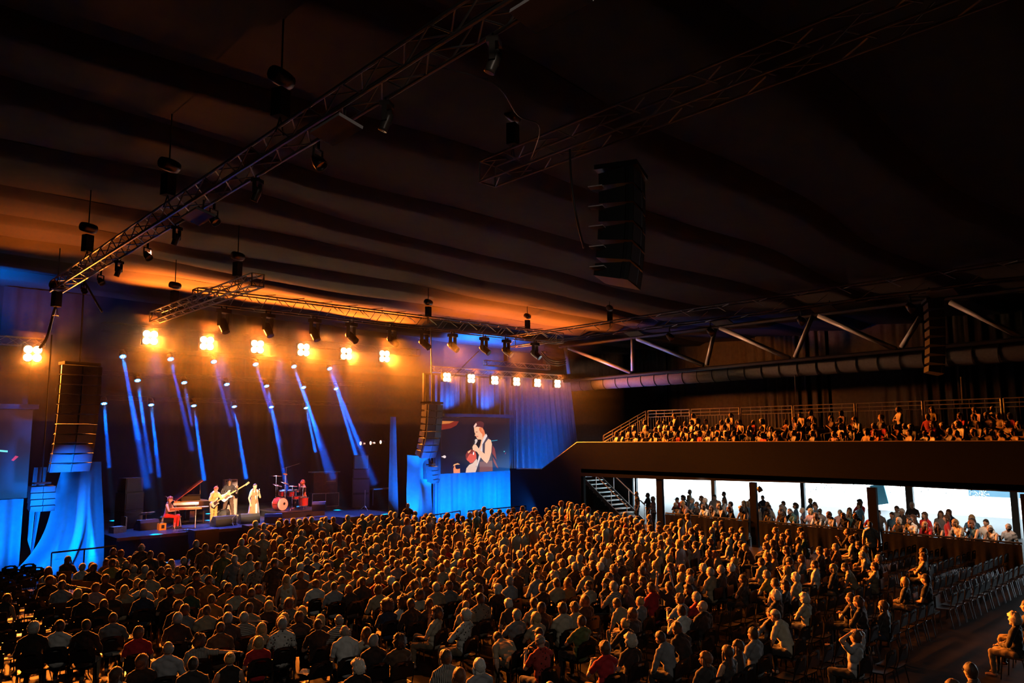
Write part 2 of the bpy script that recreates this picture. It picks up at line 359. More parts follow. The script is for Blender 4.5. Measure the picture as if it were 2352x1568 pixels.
# ---- gallery railing at the back of the seats
def railing(ya, yb, lab, xa=34.2, xb=34.2, za=5.05, zb=5.05, h=1.08):
    t = thing('railing_panel', lab, 'railing', ((xa+xb)/2, (ya+yb)/2, 0), 0, 'steel railing panels behind the gallery seats')
    o = t.location; P = lambda f, z: (xa+(xb-xa)*f-o.x, ya+(yb-ya)*f-o.y, za+(zb-za)*f+z)
    for z, nm in ((h, 'top_rail'), (h-.17, 'middle_rail'), (h-.34, 'middle_rail'), (.02, 'bottom_rail')):
        MB().tube([P(0, z), P(1, z)], .024, 6).build(nm, GALV, t)
    for f in (0, 1): MB().tube([P(f, -.1), P(f, h)], .035, 6).build('post', GALV, t)
    n = max(3, int(math.hypot(yb-ya, xb-xa)/.17)); me = MB().tube([(0, 0, 0), (0, 0, h-.34)], .012, 4).mesh('baluster', GALV)
    for i in range(1, n): put('baluster', me, t, P(i/n, .02))
    for i in range(1, 5): MB().tube([P(i/5, h-.34), P(i/5, h)], .012, 4).build('spindle', GALV, t)
yy = [onx(px, 935, 34.2).y for px in (1487, 1586, 1700, 1822, 1966, 2122, 2304, 2500)]
nm = ('leftmost straight', 'second', 'third', 'fourth', 'fifth', 'sixth', 'rightmost')
for k in range(7): railing(yy[k]-.04, yy[k+1]+.06, 'grey steel railing panel behind the gallery seats, %s of the row' % (nm[k],))
railing(26.4, yy[0]+.05, 'sloping steel railing panel going down the left end of the gallery seats', 30.7, 34.1, 3.7, 5.05)

# ---- exposed steel roof truss along the right side, at x = 36
CH = mat('steel_tube', (.8, .78, .76), .4, .15)
t = thing('roof_truss', 'zigzag steel tube roof truss running along the right side wall', 'truss', (36, 15, 0))
XT = 36.0
def TP(px, py): p = onx(px, py, XT); return V((0, p.y-15, p.z))
for (a, b) in (((1306, 858), (1299, 798)), ((1306, 799), (1449, 855)), ((1453, 852), (1453, 779)), ((1463, 778), (1616, 838)), ((1623, 838), (1643, 754)), ((1654, 753), (1814, 823)), ((1826, 820), (1867, 724)), ((1880, 725), (2058, 802)), ((2070, 798), (2114, 728)), ((2182, 694), (2345, 773))):
    MB().tube([TP(*a), TP(*b)], .12, 8).build('diagonal_tube', CH, t, True)
BLK = mat('black_steel', (.02, .02, .02), .6)
MB().tube([TP(1290, 876), TP(2500, 765)], .10, 6).build('bottom_chord', BLK, t)
MB().tube([TP(1285, 797), TP(2500, 645)], .10, 6).build('top_chord', BLK, t)
# ---- ventilation duct
t = thing('air_duct', 'long round fabric air duct running under the roof truss on the right', 'duct', (37.2, 15, 0))
a = onx(1308, 884, 37.2); b = onx(2420, 812, 37.2)
DM = mat('duct_fabric', (.30, .27, .26), .7, noise=.1, nscale=8)
yA, yB, zz = a.y-15, b.y-15, 8.15
MB().tube([(0, yA+(yB-yA)*i/60, zz+(0 if i % 2 else .012)) for i in range(61)], .42, 18).build('duct_tube', DM, t, True)
me = MB().tube([(.435*math.cos(q*PI/10), 0, .435*math.sin(q*PI/10)) for q in range(21)], .018, 5).mesh('seam_ring', BLK)
for i in range(34): put('seam_ring', me, t, (0, yA - .3 - i*1.0, zz))
for i in range(6): MB().tube([((.44)*math.cos(q*PI/10), 0, .44*math.sin(q*PI/10)) for q in range(21)], .05, 6).build('corrugation', DM, t, True, (0, yA+.9-i*.17, zz))
MB().tube([(0, yA+.8, zz), (0, yA+2.2, zz-.05), (-.5, yA+3.0, zz-.3)], [.40, .42, .40], 16).build('duct_elbow', DM, t, True)
for (px, y0, y1) in ((1825, 860, 935), (2207, 865, 925)):
    pa = onx(px, y0, 34.6); pb = onx(px+4, y1, 34.6)
    tag(MB().tube([pa, pb], .03, 5).build('hanging_pole', GALV), 'thin grey pole rising behind the gallery railing, %s' % ('left one' if px < 2000 else 'right one'), 'pole', 'poles behind the gallery railing')
# ------------------------------------------------------------------ rigging
BRACES = {}
def truss(name, A, B, s, label, m=ALU, step=.5, each=True, group='lighting trusses', r=.025, sides=(0, 1, 2, 3)):
    A = V(A); B = V(B); d = (B-A); Lh = d.length; d.normalize(); w = V((0, 0, 1)); u = d.cross(w).normalized()
    t = thing(name, label, 'truss', A, 0, group); c = [u*s/2+w*s/2, -u*s/2+w*s/2, -u*s/2-w*s/2, u*s/2-w*s/2]
    for q in c: MB().tube([q, q+d*Lh], r, 7).build('chord', m, t)
    n = max(2, int(Lh/step)); st = Lh/n; allb = MB()
    for k in sides:
        p, q = c[k], c[(k+1) % 4]
        for i in range(n):
            a, b = (p, q) if i % 2 == 0 else (q, p)
            P0 = a + d*st*i; P1 = b + d*st*(i+1)
            if each: 
                key = (name, k, i % 2)
                if key not in BRACES: BRACES[key] = MB().cyl((0, 0, 0), P1-P0, r*.5, n=5, cap=False).mesh('brace', m)
                put('brace', BRACES[key], t, P0)
            else: allb.cyl(P0, P1, r*.5, n=4, cap=False)
    if not each: allb.build('bracing', m, t)['kind'] = 'stuff'
    for f in (0, 1):
        e = MB()
        for k in range(4): e.tube([c[k]+d*Lh*f, c[(k+1) % 4]+d*Lh*f], r*.8, 5)
        e.build('end_frame', m, t)
    return t
big_x = 5.67
truss('lighting_truss', (big_x, 29.2, 9.95), (big_x, 2.0, 9.95), .36, 'long lighting truss lit orange running from the upper left stage corner over the audience', DKALU, .55, r=.03)
truss('lighting_truss', (11.25, 13.1, 10.95), (11.35, 1.5, 10.95), .50, 'dark lighting truss top right that carries the big hanging loudspeakers', DKALU, .8, r=.026)
truss('lighting_truss', (10.42, 34.2, 10.0), (10.45, 23.9, 10.0), .42, 'short lighting truss glowing orange above the leftmost bright lamp', DKALU, .5, r=.03)
truss('lighting_truss', (10.3, 29.2, 10.2), (30.4, 29.2, 10.2), .55, 'lighting truss across the stage front carrying the row of moving heads', DKALU, .62, r=.03)
tx5 = 29.3
truss('lighting_truss', (tx5, 32.0, 10.2), (tx5, 1.0, 10.2), .6, 'dark lighting truss on the right running towards the gallery over the audience', BLACKM, .9, r=.03, sides=(0, 2, 3))
truss('lighting_truss', (9.4, 38.3, 9.95), (27.2, 38.3, 9.95), .4, 'lighting truss behind the row of six bright orange lamps', BLACKM, .6, each=False, r=.02)
truss('lighting_truss', (24.6, 33.3, 8.45), (34.6, 33.3, 8.45), .3, 'thin blue-lit truss over the right screen with six orange lamps', ALU, .4, each=False, r=.02)
truss('lighting_truss', (-3, 33.3, 8.45), (6.2, 33.3, 8.45), .3, 'thin blue-lit truss at the left edge carrying one orange lamp', ALU, .4, each=False, r=.02)
truss('lighting_truss', (29.5, 34.6, 9.2), (34.9, 34.6, 9.2), .3, 'thin blue-lit truss above and behind the right row of lamps', ALU, .4, each=False, r=.02)
for z in (9.0, 7.95, 6.85):
    y = {9.0: 38.3, 7.95: 40.2, 6.85: 42.0}[z]
    truss('pipe_truss', (9.6, y, z), (24.5, y, z), .22, {9.0: 'thin black truss holding the top row of blue beam lights', 7.95: 'thin black truss holding the middle row of blue beam lights', 6.85: 'thin black truss holding the lowest row of blue beam lights'}[z], BLACKM, .7, each=False, r=.014)
ORD = ['leftmost', 'second', 'third', 'fourth', 'fifth', 'sixth', 'seventh', 'eighth', 'ninth', 'tenth']
# ---- moving heads under the front truss
HEADM = mat('fixture_body', (.09, .075, .065), .38, .3)
def moving_head(loc, tilt, pan, label, group, sc=1.0):
    t = thing('moving_head_light', label, 'stage light', loc, pan, group); t.scale = (sc,)*3
    MB().box((0, 0, -.09), (.46, .34, .16)).build('base', HEADM, t)
    for s_ in (-1, 1): MB().box((s_*.21, 0, -.42), (.06, .16, .52)).build('yoke_arm', HEADM, t)
    R = Matrix.Rotation(tilt, 3, 'X'); c = V((0, 0, -.62))
    h = MB(); h.lathe([(.0, .26), (.13, .26), (.16, .16), (.17, -.05), (.15, -.28), (.16, -.36), (.0, -.36)], c, 14, R); h.build('head', HEADM, t, True)
    MB().lathe([(.0, -.365), (.14, -.365), (.14, -.34)], c, 14, R).build('lens', GLASS, t)
    MB().tube([(-.12, 0, 0), (-.12, 0, .12)], .03, 6).build('clamp', BLACKM, t); MB().tube([(.12, 0, 0), (.12, 0, .12)], .03, 6).build('clamp', BLACKM, t)
    return t
for k, px in enumerate((515, 617, 724, 808, 902, 975, 1040, 1112, 1163, 1228)):
    p = ony(px, 700, 29.2); moving_head((p.x, 29.2, 9.82), -.9 if k > 2 else -.5, .35, '%s moving-head light in the row under the truss across the stage front' % ORD[k], 'moving heads under the front truss')
# ---- orange blinders
def emitm(name, c, s):
    m = mat(name, (0, 0, 0), .4, emit=c, strength=s); m.cycles.emission_sampling = 'NONE'; return m
CELL = emitm('tungsten_cell', (1.0, .62, .28), 34)
def blinder(loc, label, group, s=1.0, power=BLINDER_W, lit=True):
    t = thing('blinder_lamp', label, 'stage light', loc, 0, group)
    # faces the audience
    MB().box((0, .1, 0), (.62*s, .2, .62*s)).build('housing', BLACKM, t)
    for x in (-1, 1):
        for z in (-1, 1):
            MB().lathe([(0, 0), (.125*s, 0), (.14*s, .03), (.145*s, -.02)], (x*.15*s, -.015, z*.15*s), 14, Matrix.Rotation(PI/2, 3, 'X')).build('lamp_cell', CELL, t)
    MB().tube([(-.34*s, .08, 0), (-.34*s, .08, .45*s), (.34*s, .08, .45*s), (.34*s, .08, 0)], .015, 5).build('yoke', BLACKM, t)
    if lit: spot((loc[0], loc[1]-.12, loc[2]), (loc[0]-1.5, loc[1]-20, loc[2]-9.4), power, ORANGE, 60, .8, .28, 'blinder_light'); spot((loc[0], loc[1]-.2, loc[2]+.1), (loc[0], loc[1]-.62, loc[2]+1.3), SPILL_W*(power/BLINDER_W)*(.3 if loc[0] < 8 else 1), (1, .17, .012), 102, 1.0, .2, 'lamp_spill')
    return t
for k, (px, py) in enumerate(((345, 775), (475, 788), (591, 796), (697, 803), (795, 812), (883, 818))):
    p = ony(px, py, 38.0); blinder(p, '%s of the six bright orange blinder lamps over the back of the stage' % ORD[k], 'orange blinders over the stage', 1.12)
p = ony(75, 812, 33.0); blinder(p, 'bright orange blinder lamp alone at the left edge over the left screen', 'orange blinders over the side screens')
for k, (px, py) in enumerate(((1026, 866), (1082, 869), (1136, 873), (1186, 876), (1234, 879), (1280, 881))):
    p = ony(px, py, 33.0); blinder(p, '%s of the six small orange blinder lamps over the right screen' % ORD[k], 'orange blinders over the side screens', .8, BLINDER_W*.42)
# ---- blue beam lights
DOT = emitm('led_dot', (.3, .7, 1.0), 7); RING = emitm('led_ring', (.0, .22, 1.0), 2.2)
rows = [(38.3, ((282, 818), (392, 824), (491, 830), (587, 836), (675, 841), (757, 846)), .78, 'top'), (40.2, ((316, 873), (423, 878), (521, 882), (612, 886), (697, 889), (772, 892)), .62, 'middle'),
        (42.0, ((239, 926), (347, 929), (445, 931), (538, 933), (623, 934), (703, 936)), .50, 'lowest')]
D, T_ = 1, 0
BEAM_HAZE_SEGS = {('top', 0): ((0, .1, D), (.1, .26, T_), (.26, .54, D), (.54, .8, T_)), ('top', 1): ((0, .08, D), (.08, .6, T_)), ('top', 2): ((0, .05, D), (.05, .45, T_)), ('top', 3): ((0, .05, D), (.05, .35, T_)),
        ('top', 4): ((0, .5, D), (.5, .8, T_)), ('top', 5): ((0, .6, D), (.6, .85, T_)), ('middle', 0): ((0, .35, D), (.35, .7, T_)), ('middle', 1): ((0, .04, T_), (.05, .14, D), (.14, .35, T_)), ('middle', 2): ((0, .3, T_),),
        ('middle', 3): ((0, .15, D), (.15, .5, T_)), ('middle', 4): ((0, .55, D), (.55, .75, T_)), ('middle', 5): ((0, .7, D),), ('lowest', 0): ((0, .3, D), (.3, .6, T_)), ('lowest', 1): ((0, .5, D), (.5, .7, T_)),
        ('lowest', 2): ((0, .75, D),), ('lowest', 3): ((0, .75, D),), ('lowest', 4): ((0, .4, D), (.4, .9, T_)), ('lowest', 5): ((0, .5, D),)}
BEAM_HAZE_DENSE = bpy.data.materials.new('blue_haze_dense'); BEAM_HAZE_DENSE.use_nodes = True; _n = BEAM_HAZE_DENSE.node_tree; _n.nodes.remove(_n.nodes['Principled BSDF'])
_v = _n.nodes.new('ShaderNodeVolumeScatter'); _v.inputs['Color'].default_value = (0, .25, 1, 1); _v.inputs['Density'].default_value = .10; _v.inputs['Anisotropy'].default_value = 0  # blue beam light put into the haze colour itself
_n.links.new(_v.outputs[0], _n.nodes['Material Output'].inputs['Volume'])
BEAM_HAZE_THIN = BEAM_HAZE_DENSE.copy(); BEAM_HAZE_THIN.name = 'blue_haze_thin'; [q for q in BEAM_HAZE_THIN.node_tree.nodes if q.type == 'VOLUME_SCATTER'][0].inputs['Density'].default_value = .03
dim = {('top', 1): .45, ('top', 2): .35, ('top', 3): .6, ('middle', 1): .5, ('middle', 2): .25, ('middle', 3): .6}
for y, pts, a, nm in rows:
    for k, (px, py) in enumerate(pts):
        p = ony(px, py, y); t = thing('beam_light', '%s blue beam light in the %s row hanging before the backdrop' % (ORD[k], nm), 'stage light', p, 0, 'blue beam lights before the backdrop')
        R = Matrix.Rotation(-math.atan(a), 3, 'X')
        MB().lathe([(0, .34), (.12, .34), (.16, .1), (.165, -.02), (.15, -.02)], (0, 0, 0), 14, R).build('body', BLACKM, t, True)
        MB().lathe([(0, -.012), (.15, -.012), (.16, .0)], (0, 0, 0), 14, R).build('lens', RING, t)
        for q in range(7):
            th = q*PI/3; rr = 0 if q == 6 else .085
            MB().lathe([(0, -.03), (.028, -.03), (.03, -.012)], R @ V((rr*math.cos(th), rr*math.sin(th), 0)), 8, R).build('led', DOT, t)
        MB().tube([(-.2, 0, 0), (-.2, .05, .36), (.2, .05, .36), (.2, 0, 0)], .015, 5).build('yoke', BLACKM, t)
        d = V((0, -a, -1)).normalized(); s_ = p + d*.06
        # beam-shaped haze tubes, denser and tinted blue so the beams show
        L_ = (p.z-1.3)/-d.z; segs = BEAM_HAZE_SEGS.get((nm, k), ((0.12, .98, 1.0),)); u_ = d.orthogonal().normalized(); w_ = d.cross(u_)
        hz = MB()
        for (f0, f1, dn) in segs:
            fs_ = [max(.012, f0), f0+(f1-f0)*.3, f0+(f1-f0)*.7, f1]; hz.use(BEAM_HAZE_DENSE if dn else BEAM_HAZE_THIN)
            hz.tube([p + d*(L_*f) for f in fs_], [.12+.020*L_*f for f in fs_], 12)
        tag(hz.build('beam_haze'), 'blue-tinted smoke shaped as the beam of the %s light in the %s row' % (ORD[k], nm), 'smoke', 'blue-tinted smoke shaped as the light beams', 'stuff')
        spot(s_, s_ + d*10, BEAM_W*dim.get((nm, k), 1.0), (0.0, .32, 1.0), 2.5, .6, .07, 'blue_beam')
# ---- small warm side lights stage right
for k, (px, py) in enumerate(((828, 1018), (851, 1017), (874, 1015))):
    p = ony(px, py, 38.0); t = thing('side_lamp', '%s small warm spotlight glowing above the side speaker stack on the right of the stage' % ORD[k], 'stage light', p, 0, 'warm side spotlights')
    R = Matrix.Rotation(PI/2, 3, 'Y')
    MB().lathe([(0, .28), (.07, .28), (.1, .05), (.11, 0)], (0, 0, 0), 12, R).build('body', BLACKM, t, True)
    MB().lathe([(0, .005), (.1, .005), (.105, .02)], (0, 0, 0), 12, R).build('lens', emitm('warm_lens', (1, .6, .45), 5), t)
    MB().tube([(.1, 0, .05), (.1, 0, .3)], .012, 5).build('bracket', BLACKM, t)
    spot(p + V((-.12, 0, 0)), p + V((-6, -1.2, -1.4)), 260, (1, .42, .28), 22, .6, .05, 'side_light')
# ---- fixtures under the long truss and the right truss
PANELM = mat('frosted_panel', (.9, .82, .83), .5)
def par(loc, tilt, label, group, s=1.0, parts=True):
    t = thing('par_light', label, 'stage light', loc, .5, group)
    R = Matrix.Rotation(tilt, 3, 'X')
    MB().lathe([(0, .2*s), (.1*s, .2*s), (.17*s, 0), (.18*s, -.22*s), (.165*s, -.22*s), (.15*s, -.1*s)], (0, 0, -.42*s), 14, R).build('body', HEADM, t, True)
    MB().lathe([(0, -.14*s), (.16*s, -.14*s)], (0, 0, -.42*s), 14, R).build('lens', GLASS, t)
    MB().tube([(-.2*s, 0, -.42*s), (-.2*s, 0, -.05), (.2*s, 0, -.05), (.2*s, 0, -.42*s)], .02, 5).build('yoke', BLACKM, t)
    MB().tube([(0, 0, -.05), (0, 0, .1)], .03, 6).build('clamp', BLACKM, t)
for k, (px, py, s_) in enumerate(((150, 660, .8), (213, 640, .85), (322, 577, .9), (478, 488, .95), (710, 345, 1.0))):
    p = onz(px, py-14, 9.7); par((big_x+.25, p.y, 9.70), -.7, '%s spotlight hanging from the long orange-lit truss, counted from the stage end' % ORD[k], 'spotlights under the long truss', s_*.62)
for k, (px, py) in enumerate(((241, 607), (370, 527), (549, 415), (845, 235), (1112, 95))):
    p = onz(px, py-10, 9.65); moving_head((big_x+.15, p.y, 9.68), .4, .6, '%s moving-head light under the long orange-lit truss, counted from the stage end' % ORD[k], 'moving heads under the long truss', .45)
def panel(loc, label, w=.9, h=.42, rz=0.0, rx=.6, group='flat panel lights under the trusses'):
    t = thing('panel_light', label, 'stage light', loc, rz, group); R = Matrix.Rotation(rx, 3, 'X')
    MB().box((0, 0, 0), (w, h, .05), R).build('panel', PANELM, t); MB().box((0, .02, .05), (w*.7, h*.6, .08), R).build('housing', BLACKM, t)
    MB().tube([(-w*.3, 0, .05), (-w*.3, 0, .3)], .015, 5).build('bracket', BLACKM, t)
for k, (px, py) in enumerate(((455, 497), (772, 298), (1265, 12))):
    p = onz(px, py, 9.5); panel(p, 'flat pale panel light under the long truss, %s one from the stage' % ('first', 'second', 'third')[k], rz=1.57, rx=.25)
for k, (px, py) in enumerate(((1392, 757), (1597, 729), (1831, 695), (2116, 657))):
    p = onz(px, py, 9.75); panel((tx5, p.y, 9.75), 'flat pale panel light under the right truss, %s from the stage' % ORD[k].replace('leftmost', 'first'), .9, .5, 1.57, .3)
for k, (px, py) in enumerate(((1455, 752), (1563, 741), (1773, 712), (2035, 678))):
    p = onz(px, py, 9.6); par((tx5+.2, p.y, 9.8), -.7, '%s spotlight under the dark right truss, counted from the stage' % ORD[k].replace('leftmost', 'first'), 'spotlights under the right truss', .9)
# ---- chain motors
def motor(loc, label, up=2.0, s=1.0):
    t = thing('chain_hoist', label, 'hoist', loc, .4, 'chain hoists above the trusses')
    MB().box((0, 0, .25*s), (.24*s, .22*s, .5*s)).build('chain_bag', BLACKC, t)
    MB().lathe([(0, -.22), (.13, -.22), (.15, -.1), (.15, .1), (.13, .22), (0, .22)], (0, 0, .72*s), 12, Matrix.Rotation(PI/2, 3, 'Y')).build('motor', HEADM, t, True)
    MB().tube([(0, 0, .8*s), (0, 0, .8*s+up)], .018, 5).build('chain', BLACKM, t)
    MB().tube([(0, 0, 0), (.1, 0, -.3), (-.1, 0, -.3), (0, 0, 0)], .014, 4).build('sling', BLACKM, t)
for k, (x, y, z, up, lab) in enumerate(((10.4, 31.8, 10.3, 1.0, 'chain hoist above the near end of the leftmost bright lamp truss'), (10.44, 25.6, 10.4, 1.1, 'chain hoist at the far right end of the short orange truss'),
        (21.3, 29.2, 10.5, .8, 'chain hoist in the middle of the moving-head truss'), (27.9, 29.2, 10.5, .7, 'chain hoist at the right corner of the moving-head truss'),
        (5.5, 24.6, 10.3, 1.2, 'chain hoist on the long truss nearest the stage'), (5.5, 17.6, 10.3, 1.2, 'second chain hoist on the long truss'), (5.5, 11.9, 10.3, 1.2, 'third chain hoist on the long truss'),
        (11.25, 12.2, 11.4, .8, 'chain hoist at the end of the dark top right truss'), (tx5, 24.6, 10.5, .9, 'chain hoist on the dark right truss'), (5.6, 28.7, 9.2, 1.2, 'chain hoist at the stage end of the long truss'),
        (31.2, 34.6, 9.4, .9, 'left blue-lit hoist over the right row of lamps'), (34.6, 34.6, 9.4, .9, 'right blue-lit hoist over the right row of lamps'))):
    motor((x, y, z), lab, up)
# ---- cables
def cable(name, pts, r, label, m=BLACKP):
    P = [V(p) for p in pts]; out = []
    for i in range(len(P)-1):
        a = P[max(i-1, 0)]; b = P[i]; c = P[i+1]; d = P[min(i+2, len(P)-1)]
        for k in range(6):
            t = k/6; out.append(.5*((2*b)+(c-a)*t+(2*a-5*b+4*c-d)*t*t+(3*b-a-3*c+d)*t**3))
    out.append(P[-1]); o = MB().tube(out, r, 6).build(name, m, None, True); return tag(o, label, 'cable', 'hanging cables')
cable('cable', [ony(px, py, 31.0) for px, py in ((134, 680), (120, 730), (108, 775), (90, 800))], .05, 'cable loom dropping from the long truss end to the left lamp')
cable('cable', [ony(px, py, 29.5) for px, py in ((190, 640), (205, 665), (222, 695), (235, 717))], .035, 'loose cable end hanging below the long truss')
cable('cable', [V((big_x+.3, 8.6, 10.2)), onz(1130, 190, 10.0), onz(1190, 265, 10.1), onz(1240, 294, 10.5), V((11.2, 11.6, 10.8))], .012, 'thin cable sagging from the long truss to the dark top right truss')
cable('cable', [ony(px, py, 33.2) for px, py in ((1100, 806), (1075, 830), (1040, 866))], .03, 'cable falling to the right lamp truss')
for k in range(3): cable('cable', [ony(px, py+k*5, 30.2) for px, py in ((1243, 806), (1262, 824), (1283, 829), (1300, 824))], .03, 'black cable loop beside the last moving-head light, %s of three' % ('upper', 'middle', 'lower')[k])
# ---- loudspeaker line arrays
def line_array(x, y, z0, n, w, h, d, rz, label, curve, bumper=True, cab=CABIN, dep=.5, light=False):
    t = thing('line_array', label, 'loudspeaker', (x, y, 0), rz, 'hanging loudspeaker arrays')
    z = z0; ang = curve[0]; yy_ = 0.0
    for i in range(n):
        f = i/max(1, n-1); ang = curve[0]*(1-f)**1.6 + curve[1]*f
        R = Matrix.Rotation(ang, 3, 'X'); c = V((0, yy_, z + h/2))
        cb = MB().use(cab)
        # wedge cabinet: taller in front than at the back
        hx = w/2; pts = []
        for sx in (-1, 1):
            for (yy2, zz2) in ((-dep*.5, -h*.48), (-dep*.5, h*.48), (dep*.5, h*.33), (dep*.5, -h*.33)):
                pts.append(c + R @ V((sx*hx*(1 if yy2 < 0 else .82), yy2, zz2)))
        cb.add(pts, [(0, 1, 2, 3), (7, 6, 5, 4), (0, 4, 5, 1), (1, 5, 6, 2), (2, 6, 7, 3), (3, 7, 4, 0)])
        o = cb.build('cabinet', cab, t)
        for sx in (-1, 1):
            MB().box(c + R @ V((sx*hx*.5, -dep*.5-.012, 0)), (hx*.93, .02, h*.86), R @ Matrix.Rotation(sx*.10, 3, 'Z')).build('grille', GRILLE, o)
        if i % 1 == 0:
            for sx in (-1, 1): MB().box(c + R @ V((sx*(hx+.02), -dep*.35, h*.0)), (.03, .06, h*.9), R).build('link_plate', BLACKM, o)
        z += h*math.cos(ang)*1.02; yy_ += h*math.sin(-ang)*.9
    if bumper:
        MB().box((0, yy_, z+.06), (w*.9, dep*1.2, .1)).build('flying_frame', BLACKM, t)
        MB().tube([(0, yy_, z+.1), (0, yy_+.1, 10.2)], .03, 5).build('chain', BLACKM, t)
    return t
line_array(6.55, 30.0, 3.74, 11, 1.28, .325, .48, .12, 'tall curved loudspeaker array lit blue at the left of the stage', (.34, .02))
line_array(22.5, 31.0, 3.8, 8, 1.28, .325, .48, .35, 'curved loudspeaker array lit blue at the left of the right screen', (.34, .05))
DARKCAB = mat('dark_speaker_paint', (.03, .03, .03), .5)
pa = onz(1413, 660, 7.0)
t = line_array(12.2, 10.0, 7.95, 6, 1.22, .385, .55, .45, 'big black loudspeaker array hanging in the dark from the top right truss', (.16, .0), True, DARKCAB, .75)
# brackets at its back that catch a little light
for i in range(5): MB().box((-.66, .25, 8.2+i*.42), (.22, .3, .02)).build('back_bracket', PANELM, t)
cable('cable', [(11.1, 10.3, 10.7), (11.15, 10.3, 9.9), (11.3, 10.3, 9.2), (11.6, 10.4, 8.7)], .025, 'cable hanging down beside the big black loudspeaker array')
def mini_array(x, y, z0, rz, label):
    t = thing('small_line_array', label, 'loudspeaker', (x, y, 0), rz, 'small loudspeaker arrays beside the stage')
    for s_ in (-1, 1):
        for i in range(4):
            R = Matrix.Rotation(.08*(4-i), 3, 'X'); MB().box((s_*.19, -.03*(3-i), z0+.11+.2*i), (.36, .34, .19), R).build('cabinet', CABIN, t)
    MB().box((0, .05, z0+.9), (.5, .3, .06)).build('flying_frame', BLACKM, t); MB().tube([(0, .05, z0+.92), (0, .05, 8.4)], .025, 5).build('rod', BLACKM, t)
mini_array(5.8, 30.0, 2.42, .1, 'small loudspeaker array lit blue at the left of the left drape')
mini_array(23.05, 31.2, 2.5, .5, 'small loudspeaker array just left of the right screen')
# one more dark array high on the right over the gallery
t = line_array(30.3, 10.0, 6.95, 8, 1.15, .33, .55, .5, 'black loudspeaker array hanging in the dark over the right gallery', (.14, .0), True, DARKCAB)

# ------------------------------------------------------------------ screens and side curtains
BLUEC = mat('light_grey_drape', (.34, .34, .37), .75, noise=.06, nscale=5)
def scr_emit(name, c, s=1.0): return emitm('screen_'+name, c, s)
def screen(x0, x1, z0, z1, y, label, polys):
    t = thing('video_screen', label, 'screen', ((x0+x1)/2, y, 0), 0, 'video screens beside the stage')
    w = x1-x0
    MB().box((0, .12, (z0+z1)/2), (w, .2, z1-z0)).build('cabinet', BLACKM, t)
    m = bpy.data.materials.new('screen_picture_ground'); m.use_nodes = True; nt = m.node_tree; b = nt.nodes['Principled BSDF']; b.inputs['Base Color'].default_value = (.005, .005, .01, 1)
    tc = nt.nodes.new('ShaderNodeTexCoord'); sp = nt.nodes.new('ShaderNodeSeparateXYZ'); nt.links.new(tc.outputs['Generated'], sp.inputs[0])
    ad = nt.nodes.new('ShaderNodeMath'); ad.operation = 'SUBTRACT'; nt.links.new(sp.outputs['X'], ad.inputs[0]); nt.links.new(sp.outputs['Z'], ad.inputs[1])
    rp = nt.nodes.new('ShaderNodeValToRGB'); e = rp.color_ramp.elements; e[0].position = 0.0; e[0].color = (.006, .005, .012, 1); e[1].position = 1.0; e[1].color = (.002, .07, .28, 1)
    k = e.new(.45); k.color = (.003, .015, .05, 1)
    nt.links.new(ad.outputs[0], rp.inputs[0]); nt.links.new(rp.outputs['Color'], b.inputs['Emission Color']); b.inputs['Emission Strength'].default_value = 1.0; m.cycles.emission_sampling = 'NONE'
    MB().box((0, 0, (z0+z1)/2), (w, .03, z1-z0)).build('display', m, t)
    for nm, col, st_, pts, dpt in polys:
        P = [V((-w/2+u*w, -.02-.006*dpt, z0+v*(z1-z0))) for u, v in pts]
        mb = MB().add(P, [tuple(range(len(P)))]); mb.build('picture', scr_emit(nm, col, st_), t)
    return t
def cr(pts):   # crop pixels of the photograph's screen -> screen uv
    out = []
    for x, y in pts:
        u = (x-135)/1505; yb = 1460-100*u; yt = 195; out.append((u, min(1, max(0, (yb-y)/(yb-yt)))))
    return out
SK = (1.0, .50, .30); SKD = (.85, .20, .08)
